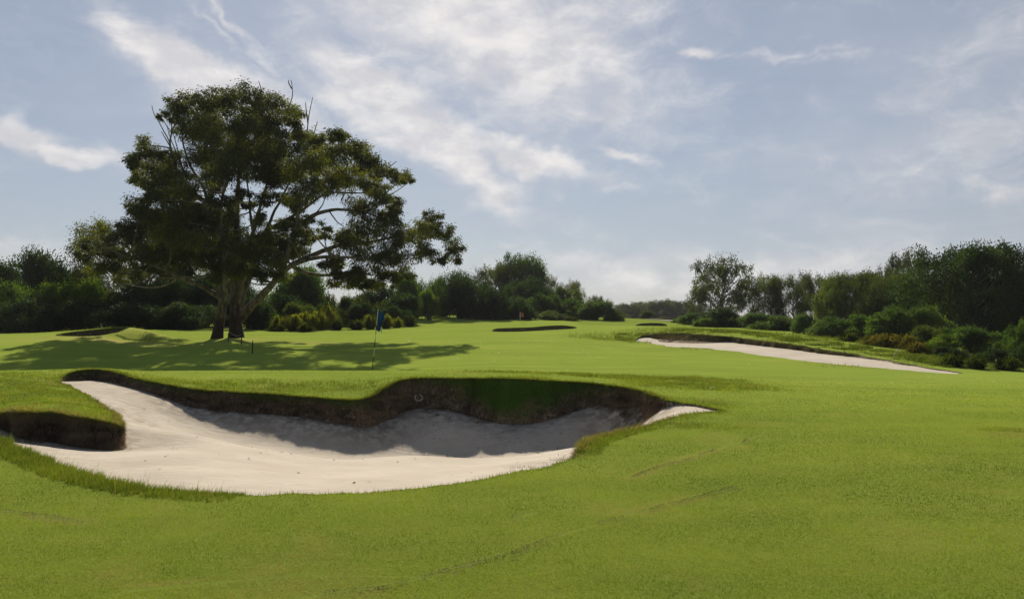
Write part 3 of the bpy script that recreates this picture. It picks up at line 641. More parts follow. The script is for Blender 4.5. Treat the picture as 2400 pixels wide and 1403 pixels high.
parts.append(blades(np.column_stack([x_, y_, G(x_, y_) - .02]), rng.uniform(.06, .17, n) * (.2 + cl_ * 1.6), rng.uniform(.02, .035, n), np.column_stack([rng.normal(0, .5, n), rng.normal(-.2, .5, n), np.ones(n)]), np.clip(rng.normal(.0, .18, n), 0, 1), (rng.random(n) < .10) * .7))
blade_obj('rough_grass', parts, M_rough, 'longer tufty grass fringing the bunker edges and banks')

# litter
def specks(name, pos, size, mat, label, cat):
    n = len(pos); a = rng.uniform(0, 6.28, n); l = size * rng.uniform(.6, 1.6, n); w_ = size * rng.uniform(.25, .6, n)
    u = np.column_stack([np.cos(a), np.sin(a), rng.uniform(-.1, .25, n)]); v = np.column_stack([-np.sin(a), np.cos(a), rng.uniform(-.1, .3, n)])
    V = np.stack([pos - u * l[:, None], pos - v * w_[:, None], pos + u * l[:, None], pos + v * w_[:, None]], 1)
    o = obj(name, npmesh(name, V.reshape(-1, 3), np.arange(4 * n).reshape(-1, 4)), mat); return tag(o, label, cat, None, 'stuff')
n = 620; px = np.concatenate([rng.normal(1230, 170, 420), rng.uniform(150, 1400, 80)]); yy = np.concatenate([17.6 - rng.exponential(.9, 420), rng.uniform(8.5, 16, 80)])
px = np.clip(px, 150, 1560); xx = (px - 1200) / F * yy; m = inpoly(xx, yy, P1) & (polydist(xx, yy, P1) > .1); xx, yy = xx[m], yy[m]
specks('leaf_litter', np.column_stack([xx, yy, S1(xx, yy) + .015]), .028, M_debris, 'dark leaf and bark scraps scattered on the bunker sand', 'leaf litter')
yy = rng.uniform(29, 45, 300); px = rng.normal(1230, 150, 300); yy2 = rng.uniform(14, 32, 60); px2 = rng.uniform(1200, 2350, 60); yy = np.concatenate([yy, yy2]); px = np.concatenate([px, px2])
xx = (px - 1200) / F * yy; m = outside(xx, yy); xx, yy = xx[m], yy[m]
specks('fallen_leaf_scatter', np.column_stack([xx, yy, G(xx, yy) + .03]), .04, M_pale, 'pale yellow leaves scattered over the mown green', 'leaf litter')

# ------------------------------------------------------------------ tubes and leaves
class Tubes:
    def __init__(s): s.V = []; s.F = []; s.b = 0
    def add(s, P, rad, sides=6):
        P = np.asarray(P, float); rad = np.asarray(rad, float); n = len(P)
        d = np.gradient(P, axis=0); d /= np.linalg.norm(d, axis=1)[:, None] + 1e-9
        up = np.array([0.13, 1, .07]); 
        a = np.cross(d, up); a /= np.linalg.norm(a, axis=1)[:, None] + 1e-9; b = np.cross(d, a)
        th = np.linspace(0, 2 * math.pi, sides, endpoint=False)
        R_ = P[:, None] + (a[:, None] * np.cos(th)[None, :, None] + b[:, None] * np.sin(th)[None, :, None]) * rad[:, None, None]
        s.V.append(R_.reshape(-1, 3))
        i = np.arange(n - 1)[:, None] * sides; j = np.arange(sides)[None]; k = (j + 1) % sides
        s.F.append(np.stack([i + j, i + k, i + sides + k, i + sides + j], -1).reshape(-1, 4) + s.b); s.b += n * sides
    def mesh(s, name): return npmesh(name, np.concatenate(s.V), np.concatenate(s.F), None, True)
def curve(p, q, sag=0.12, k=6, rg=None):
    rg = rg or rng; p = np.asarray(p, float); q = np.asarray(q, float); L = np.linalg.norm(q - p)
    m = (p + q) / 2 + rg.normal(0, sag * L * .6, 3) + np.array([0, 0, -sag * L * .35]); s = np.linspace(0, 1, k)[:, None]
    return (1 - s) ** 2 * p + 2 * s * (1 - s) * m + s * s * q
def leaf_mesh(name, C, D, L, Wd, tint):
    n = len(C); D = D / (np.linalg.norm(D, axis=1)[:, None] + 1e-9); r = rng.normal(size=(n, 3)); sd_ = np.cross(D, r); sd_ /= np.linalg.norm(sd_, axis=1)[:, None] + 1e-9
    V = np.stack([C, C + D * (L * .45)[:, None] + sd_ * (Wd / 2)[:, None], C + D * L[:, None], C + D * (L * .45)[:, None] - sd_ * (Wd / 2)[:, None]], 1)
    return npmesh(name, V.reshape(-1, 3), np.arange(4 * n).reshape(-1, 4), {'tint': np.repeat(tint, 4)})
def sphere_dirs(n):
    v = rng.normal(size=(n, 3)); return v / np.linalg.norm(v, axis=1)[:, None]
def clump_leaves(clumps, tw, leaf_len, leaf_w, per, tuftr=.36, ntuft=13, droop=.9, twig=.012):
    """clumps: list of (centre, radius). Tufts over the upper shell of each clump, leaves hanging from each tuft"""
    C, D, T_ = [], [], []
    rref = np.mean([r for _, r in clumps])
    for c, r in clumps:
        k = max(5, int(ntuft * rng.uniform(.8, 1.25) * (r / rref) ** 1.4)); d = sphere_dirs(k); d[:, 2] = d[:, 2] * .75 + .15
        cen = c + d * (r * rng.uniform(.35, 1.12, k))[:, None]; base = rng.uniform(.0, .22) if rng.random() < .74 else rng.uniform(.55, .95)
        for q, dd in zip(cen, d):
            if tw is not None: tw.add(curve(c - np.array([0, 0, r * .35]), q, .15, 4), [twig, twig * .8, twig * .6, twig * .4], 4)
            m = int(per * rng.uniform(.6, 1.3)); rt = r * tuftr * rng.uniform(.7, 1.25); e = np.clip(rng.normal(size=(m, 3)) * .52, -1.5, 1.5) * rt; e[:, 2] *= .8
            C.append(q + e); dr = e / rt + dd * .35 + rng.normal(0, .35, (m, 3)); dr[:, 2] -= droop; D.append(dr)
            T_.append(np.clip(rng.normal(base, .22, m), 0, 1))
    C, D, T_ = np.concatenate(C), np.concatenate(D), np.concatenate(T_); n = len(C)
    return C, D, leaf_len * rng.uniform(.6, 1.3, n), leaf_w * rng.uniform(.6, 1.3, n), T_

# ------------------------------------------------------------------ the big gum tree
YT = 43.0; XT = (540 - 1200) / F * YT; ZT = gz(XT, YT) - .12
org = np.array([XT, YT, ZT])
def TL(px, py, dY=0.0): return W(px, py, YT + dY) - org
limbs = {
 'A': ([(508,800,-.2),(513,765,0),(517,740,0),(521,690,.2),(518,640,.6),(510,580,1),(497,500,1.4),(472,430,1.6),(440,370,1.6),(425,300,1.5),(440,250,1.3)], .26, .035),
 'A2':([(515,760,0),(524,700,-.6),(530,640,-1.4),(525,570,-2),(515,500,-2.4),(530,420,-2.6),(535,330,-2.4),(530,260,-2)], .20, .03),
 'B': ([(555,805,.3),(553,765,.4),(552,735,.5),(549,690,.5),(552,640,.3),(556,560,0),(555,470,-.2),(560,400,-.4),(575,320,-.4),(592,250,-.2)], .34, .04),
 'C': ([(556,745,.5),(568,690,.9),(585,650,1.4),(600,600,2),(625,540,2.6),(650,480,3),(682,420,3.4),(722,370,3.4),(750,340,3.2)], .22, .03),
 'C2':([(556,720,.5),(566,660,0),(580,600,-.6),(600,520,-1.2),(620,440,-1.4),(640,350,-1.4),(655,280,-1.2)], .18, .03),
 'D': ([(562,748,.2),(590,716,-.2),(625,680,-.7),(652,650,-1),(682,622,-1.2),(722,606,-1.3),(772,600,-1.5),(830,604,-1.8),(900,604,-2)], .27, .045),
 'E': ([(652,650,-1),(672,600,-1.4),(690,540,-1.8),(702,490,-2),(742,440,-2.2),(800,400,-2.3),(860,390,-2.2)], .19, .03),
 'F': ([(692,540,-1.8),(730,508,-1.6),(790,490,-1.2),(830,492,-.9),(880,470,-.6),(930,430,-.4)], .13, .03),
 'G': ([(682,622,-1.2),(740,595,-.8),(800,572,-.3),(860,570,.2),(920,556,.6),(1000,548,.8),(1055,570,.8)], .15, .03),
 'H': ([(682,622,-1.2),(720,640,-.9),(770,645,-.7),(820,640,-.6),(880,648,-.5)], .11, .03),
 'I': ([(512,695,0),(480,674,-.7),(440,656,-1.5),(400,640,-2.1),(350,618,-2.4),(300,600,-2.4),(240,580,-2.2)], .15, .03),
 'J': ([(518,640,.6),(480,600,1.2),(430,565,1.8),(380,540,2.2),(320,520,2.3)], .15, .03),
 'K': ([(508,560,1),(460,510,1.5),(425,475,1.8),(392,420,2),(350,370,2)], .13, .03),
 'L': ([(490,480,1.4),(440,440,.6),(410,390,.2),(400,330,0),(420,265,0)], .14, .03),
 'M': ([(560,400,-.4),(610,350,.2),(650,295,.5),(690,258,.6)], .13, .03),
 'N': ([(600,600,2),(590,520,2.8),(580,440,3.2),(560,360,3.2)], .12, .03),
 'O': ([(625,540,2.6),(680,510,2.8),(740,470,3),(790,420,3),(830,370,2.8)], .11, .03),
 'Q': ([(518,640,.6),(470,620,2.2),(420,610,3.2),(370,600,3.6)], .11, .03)}
tb = Tubes(); nodes = []
for k, (pl, r0, r1) in limbs.items():
    P_ = catmull([TL(*p) for p in pl], .35, False); n = len(P_); s_ = np.linspace(0, 1, n)
    rad = r0 * (1 - s_) ** 1.5 * .95 + r1
    if k in 'AB': rad = rad * (1 + .42 * np.exp(-np.maximum(P_[:, 2], 0) / .55))
    P_ = P_ + (np.column_stack([fbm(P_[:, 2], P_[:, 0], .9, ord(k[0]) + i_) for i_ in range(3)]) - .47) * .25 * np.clip(s_ * 3, 0, 1)[:, None]
    tb.add(P_, rad, 12 if r0 > .3 else 8)
    m0 = int(n * .35); nodes += list(zip(P_[m0:], rad[m0:]))
NP_ = np.array([a for a, b in nodes]); NR = np.array([b for a, b in nodes])
CL = [(440,228,30),(412,243,24),(480,225,30),(520,228,32),(498,268,32),(548,213,26),(592,212,32),(632,228,30),(662,243,26),(690,272,22),(400,262,16),(378,262,8),
 (446,292,32),(486,312,32),(560,290,34),(612,282,32),(645,312,30),(572,342,36),(524,352,36),(622,352,38),(672,352,32),(704,312,20),(735,338,24),
 (332,336,18),(318,378,22),(358,358,24),(390,372,22),(332,412,18),(378,420,30),(418,402,26),(400,458,30),(362,458,18),(438,440,26),
 (470,372,30),(498,412,30),(540,392,36),(600,402,38),(652,402,34),(702,402,34),(742,382,30),(790,318,20),(780,362,30),(828,350,28),(868,380,24),(820,410,30),(770,430,32),
 (722,448,30),(860,430,24),(900,402,18),(930,412,20),(954,424,13),(892,462,24),(852,492,28),(932,482,16),(905,512,30),(862,540,34),
 (1010,512,20),(990,540,26),(1042,545,23),(958,552,30),(918,562,32),(1062,582,22),(1072,608,15),(1030,600,23),(990,592,26),(940,602,32),(890,602,30),(842,592,32),
 (800,562,22),(782,602,20),(850,632,26),(900,642,24),(950,642,20),(822,662,20),(880,664,16),(790,642,18),(760,532,14),(730,560,12),
 (240,532,16),(216,576,22),(190,602,17),(242,582,25),(282,560,26),(322,492,22),(350,502,30),(330,550,33),(382,540,36),(432,530,36),(482,520,36),(532,540,38),
 (400,590,34),(452,590,36),(502,590,36),(560,582,36),(612,562,32),(652,572,30),(690,590,24),(342,602,28),(300,610,20),(640,612,25),(580,622,30),(262,622,18),(222,632,15),
 (660,530,20),(685,478,20),(510,470,22),(452,490,20),(560,620,30),(520,630,28)]
CL = [(px, py + 16 * max(0, (330 - py) / 110), r) for px, py, r in CL]
CL += [(300,540,24),(352,522,28),(410,508,24),(444,562,30),(380,582,28),(332,582,24),(420,612,24),(480,562,30),(480,615,24),(530,592,30),(272,592,20),(520,505,22),(545,622,24),(600,602,26),(700,560,20),(400,550,30),(640,640,18),(560,640,22),(610,645,20),(505,648,20),(440,632,22),(665,648,16),(380,632,22),(330,642,20),(280,650,18),(830,658,20),(872,668,18),(920,655,20),(780,658,16),(760,622,16),
 (570,450,17),(622,472,17),(662,462,16),(542,492,15),(600,512,17),(682,520,16),(502,442,17),(640,425,17),(580,480,14),(720,520,14)]
clumps = []
for (px, py, r) in CL:
    cx, cy = (px - 620) / 470, (py - 430) / 240; e = max(0, 1 - (cx * cx + cy * cy)); dmax = 1.0 + 4.8 * math.sqrt(e)
    R0 = r * YT / F * 1.14
    dY = rng.uniform(-1, .2) * dmax; clumps.append((TL(px, py, dY), R0))
    if e > .5: clumps.append((TL(px + rng.uniform(-22, 22), py + rng.uniform(-18, 18), rng.uniform(.2, 1) * dmax), R0))
_c2 = list(CL)
for i_ in range(40):
    a_ = _c2[rng.integers(len(_c2))]; near_ = sorted(_c2, key=lambda q: (q[0] - a_[0]) ** 2 + (q[1] - a_[1]) ** 2)[1:6]; b_ = near_[rng.integers(5)]
    mx_, my_ = (a_[0] + b_[0]) / 2, (a_[1] + b_[1]) / 2
    if math.hypot((mx_ - 620) / 90, (my_ - 485) / 45) < 1: continue
    clumps.append((TL(mx_, my_, rng.uniform(-2.2, 2.2)), rng.uniform(18, 28) * YT / F))
for c, r in clumps:
    d = np.linalg.norm(NP_ - c, axis=1) + np.maximum(0, NP_[:, 2] - c[2] + .3) * 1.5; j = int(np.argmin(d))
    L = np.linalg.norm(NP_[j] - c); r0 = min(NR[j] * .7, .022 + L * .014)
    P_ = curve(NP_[j], c - np.array([0, 0, r * .35]), .16, 9); tb.add(P_, np.linspace(r0, .022, 9), 6)
# dead twigs that stick out of the crown
dead = []
for pl in ([(408,372,.6),(396,330,.5),(385,310,.4),(372,285,.4),(360,265,.4),(356,248,.4)],[(400,345,.5),(388,325,.5),(378,308,.5)],[(430,400,.3),(412,355,.2),(398,320,.2),(392,298,.2)],[(425,385,.3),(415,345,.3),(405,310,.3)],
           [(716,350,.4),(720,310,.4),(722,285,.4),(727,255,.4),(733,228,.4)],[(724,345,.4),(736,312,.4),(744,285,.4)],[(722,290,.4),(718,262,.4),(716,240,.4)],
           [(655,290,.3),(670,262,.3),(682,238,.3),(686,215,.3),(682,188,.3)],[(684,208,.3),(677,196,.3),(676,188,.3)],[(612,235,.2),(612,210,.2),(606,190,.2)],[(895,410,-.5),(912,392,-.5),(930,378,-.5)],
           [(800,470,-1.3),(812,440,-1.4),(812,420,-1.4)],[(740,500,-1.6),(756,480,-1.6),(764,455,-1.6)],[(770,492,-1.3),(790,520,-1.1),(806,530,-1)],[(830,492,-.9),(824,520,-.8),(822,545,-.8)]):
    P_ = catmull([TL(*p) for p in pl], .3, False); dd_ = Tubes(); dd_.add(P_, np.linspace(.045, .018, len(P_)), 5); dead.append(dd_)
t0 = empty('gum_tree', tuple(org)); tag(t0, 'huge spreading gum tree with two dark-based trunks standing beyond the green', 'tree')
tw = Tubes()
C_, D_, L_, W_, T_ = clump_leaves(clumps, tw, .17, .046, 74, .34, 19, 1.2, .012)
obj('trunk', tb.mesh('trunk'), M_bark, t0); obj('twigs', tw.mesh('twigs'), M_bark2, t0)
for dd_ in dead: o = obj('dead_branch', dd_.mesh('dead_branch'), M_bark2, t0); o['label'] = 'bare dead branch poking out of the crown'
o = obj('crown', leaf_mesh('crown', C_, D_, L_, W_, T_), M_gum, t0); o.color = (1, 1, 1, 1)

# ------------------------------------------------------------------ prototypes for the other trees and shrubs (x,y in -1..1, z in 0..1)
def proto_shrub(seed, lobes, nt, per, leaf, w_, fine=False, spiky=0.0, lowest=.05):
    global rng; rng = np.random.default_rng(seed)
    LB = []
    for i in range(lobes):
        a = rng.uniform(0, 6.28); rr = rng.uniform(.1, .72); z = rng.uniform(.15, .80 - rr * .35); r = rng.uniform(.20, .42)
        LB.append((np.array([rr * math.cos(a), rr * math.sin(a), z]), r))
    LB.append((np.array([0, 0, .62]), .38))
    C, D, T_ = [], [], []; st = Tubes()
    for c, r in LB:
        base = rng.uniform(.1, .7)
        d = sphere_dirs(nt); q = c + d * (r * rng.uniform(.78, 1.06, nt))[:, None] * np.array([1, 1, .85])
        if spiky: q[:, 2] += np.where(rng.random(nt) < .15, rng.random(nt) * spiky, 0)
        for qq, dd in zip(q, d):
            if qq[2] < lowest: continue
            m = int(per * rng.uniform(.6, 1.3)); rt = .085 * rng.uniform(.7, 1.5); e = rng.normal(size=(m, 3)) * rt * .55; C.append(qq + e)
            dr = dd * .25 + e / rt * .5 + rng.normal(0, .8, (m, 3)); dr[:, 2] -= .1; D.append(dr); T_.append(np.clip(rng.normal(base, .2, m), 0, 1))
        st.add(curve((rng.uniform(-.1, .1), rng.uniform(-.1, .1), -.03), c, .1, 5), np.linspace(.03, .008, 5), 5)
    C, D, T_ = map(np.concatenate, (C, D, T_)); z = C[:, 2]; s = max(abs(np.percentile(C[:, 0], [1, 99])).max(), abs(np.percentile(C[:, 1], [1, 99])).max()); zt = np.percentile(z, 99.6)
    C = C / np.array([s, s, zt]); n = len(C)
    return leaf_mesh('foliage', C, D, leaf * rng.uniform(.6, 1.3, n), w_ * rng.uniform(.6, 1.3, n), T_), st.mesh('stems')
def proto_tree(seed, ncl, per, leaf, w_, z0=.35, r=(.14, .24), ntuft=12, droop=.6, spread=1.0, trunkr=.035, tuftr=.36):
    global rng; rng = np.random.default_rng(seed)
    tr = Tubes(); P_ = catmull([(0, 0, -.05), (.03, 0, .15), (-.02, .03, .35), (.04, 0, .55), (0, .02, .75)], .05, False); tr.add(P_, np.linspace(trunkr, .010, len(P_)), 8)
    cl = []
    for i in range(ncl):
        a = i * 2.4 + rng.uniform(-.5, .5); z = z0 + (1 - z0) * (i + .5) / ncl; env = math.sqrt(max(0.02, 1 - ((z - (z0 + .30)) / (1 - z0 - .22)) ** 2)) if z > z0 + .30 else (.75 + .25 * (z - z0) / .30)
        rr = env * spread * rng.uniform(.35, .86); R0 = rng.uniform(*r)
        c = np.array([rr * math.cos(a), rr * math.sin(a), min(z, 1 - R0 * .5)]); cl.append((c, R0))
        k = int(len(P_) * min(.95, max(.15, (c[2] - .25) / .8))); tr.add(curve(P_[k], c, .12, 7), np.linspace(.014, .004, 7), 5)
    C, D, L, Wd, T_ = clump_leaves([(c * np.array([1, 1, 1]), R0) for c, R0 in cl], None, leaf, w_, per, tuftr, ntuft, droop)
    m = C[:, 2] > .04; C, D, L, Wd, T_ = C[m], D[m], L[m], Wd[m], T_[m]
    s = max(abs(np.percentile(C[:, 0], [1, 99])).max(), .01); zt = np.percentile(C[:, 2], 99.7); C = C / np.array([s, s, zt])
    return leaf_mesh('crown', C, D, L, Wd, T_), tr.mesh('trunk')
PROTO = {
 's1': proto_shrub(11, 9, 70, 44, .055, .036), 's2': proto_shrub(12, 11, 62, 44, .050, .034), 's3': proto_shrub(13, 8, 76, 44, .055, .036, lowest=.02),
 'd1': proto_shrub(21, 17, 80, 40, .042, .026, spiky=.10), 'd2': proto_shrub(22, 15, 84, 40, .040, .025, spiky=.04),
 'g1': proto_tree(31, 26, 44, .050, .018, .30, (.15, .23), 12), 'g2': proto_tree(32, 22, 40, .050, .018, .22, (.15, .25), 12), 'g3': proto_tree(33, 30, 50, .045, .017, .18, (.17, .25), 14),
 't1': proto_tree(41, 36, 60, .045, .022, .12, (.18, .28), 15, .3), 't2': proto_tree(42, 44, 60, .040, .020, .10, (.18, .28), 15, .3)}
PROTO['t3'] = proto_shrub(51, 26, 120, 44, .030, .020, lowest=.02)
PROTO['s4'] = proto_shrub(14, 6, 90, 40, .055, .036, lowest=.02)
PROTO['g4'] = proto_tree(34, 44, 60, .026, .011, .30, (.12, .20), 13)
PROTO['t4'] = proto_tree(44, 60, 70, .030, .018, .10, (.14, .24), 15, .3)
rng = np.random.default_rng(99)
used = set(); protoobj = {}
def plant(kind, px, top, wpx, Yp, col, label, cat=None, group=None, depth=.9, rot=None, base=None):
    tree = kind[0] in 'gt' or (cat == 'tree')
    cat = cat or ('tree' if tree else 'shrub'); x = (px - 1200) / F * Yp
    zb = gz(x, Yp) - .08 if base is None else base; zt = ZC - (top - H0) / F * Yp; hh = zt - zb; ww = wpx / F * Yp / 2
    nm = {'tree': 'tree', 'shrub': 'shrub'}.get(cat, cat)
    r = empty(nm, (x, Yp, zb)); tag(r, label, cat, group)
    rz = rng.uniform(0, 6.28) if rot is None else rot
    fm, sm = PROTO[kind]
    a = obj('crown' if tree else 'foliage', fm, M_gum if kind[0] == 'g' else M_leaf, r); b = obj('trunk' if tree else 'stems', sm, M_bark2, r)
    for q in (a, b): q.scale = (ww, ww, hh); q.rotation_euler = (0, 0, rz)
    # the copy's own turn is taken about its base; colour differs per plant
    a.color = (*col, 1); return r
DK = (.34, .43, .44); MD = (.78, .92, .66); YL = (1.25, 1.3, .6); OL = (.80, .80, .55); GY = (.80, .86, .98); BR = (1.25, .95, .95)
LB_ = 'belt of trees and shrubs along the left side'; MB_ = 'bushes and trees on the middle rise'; RB_ = 'trees and bushes on the right side'; FW_ = 'far trees on the skyline'
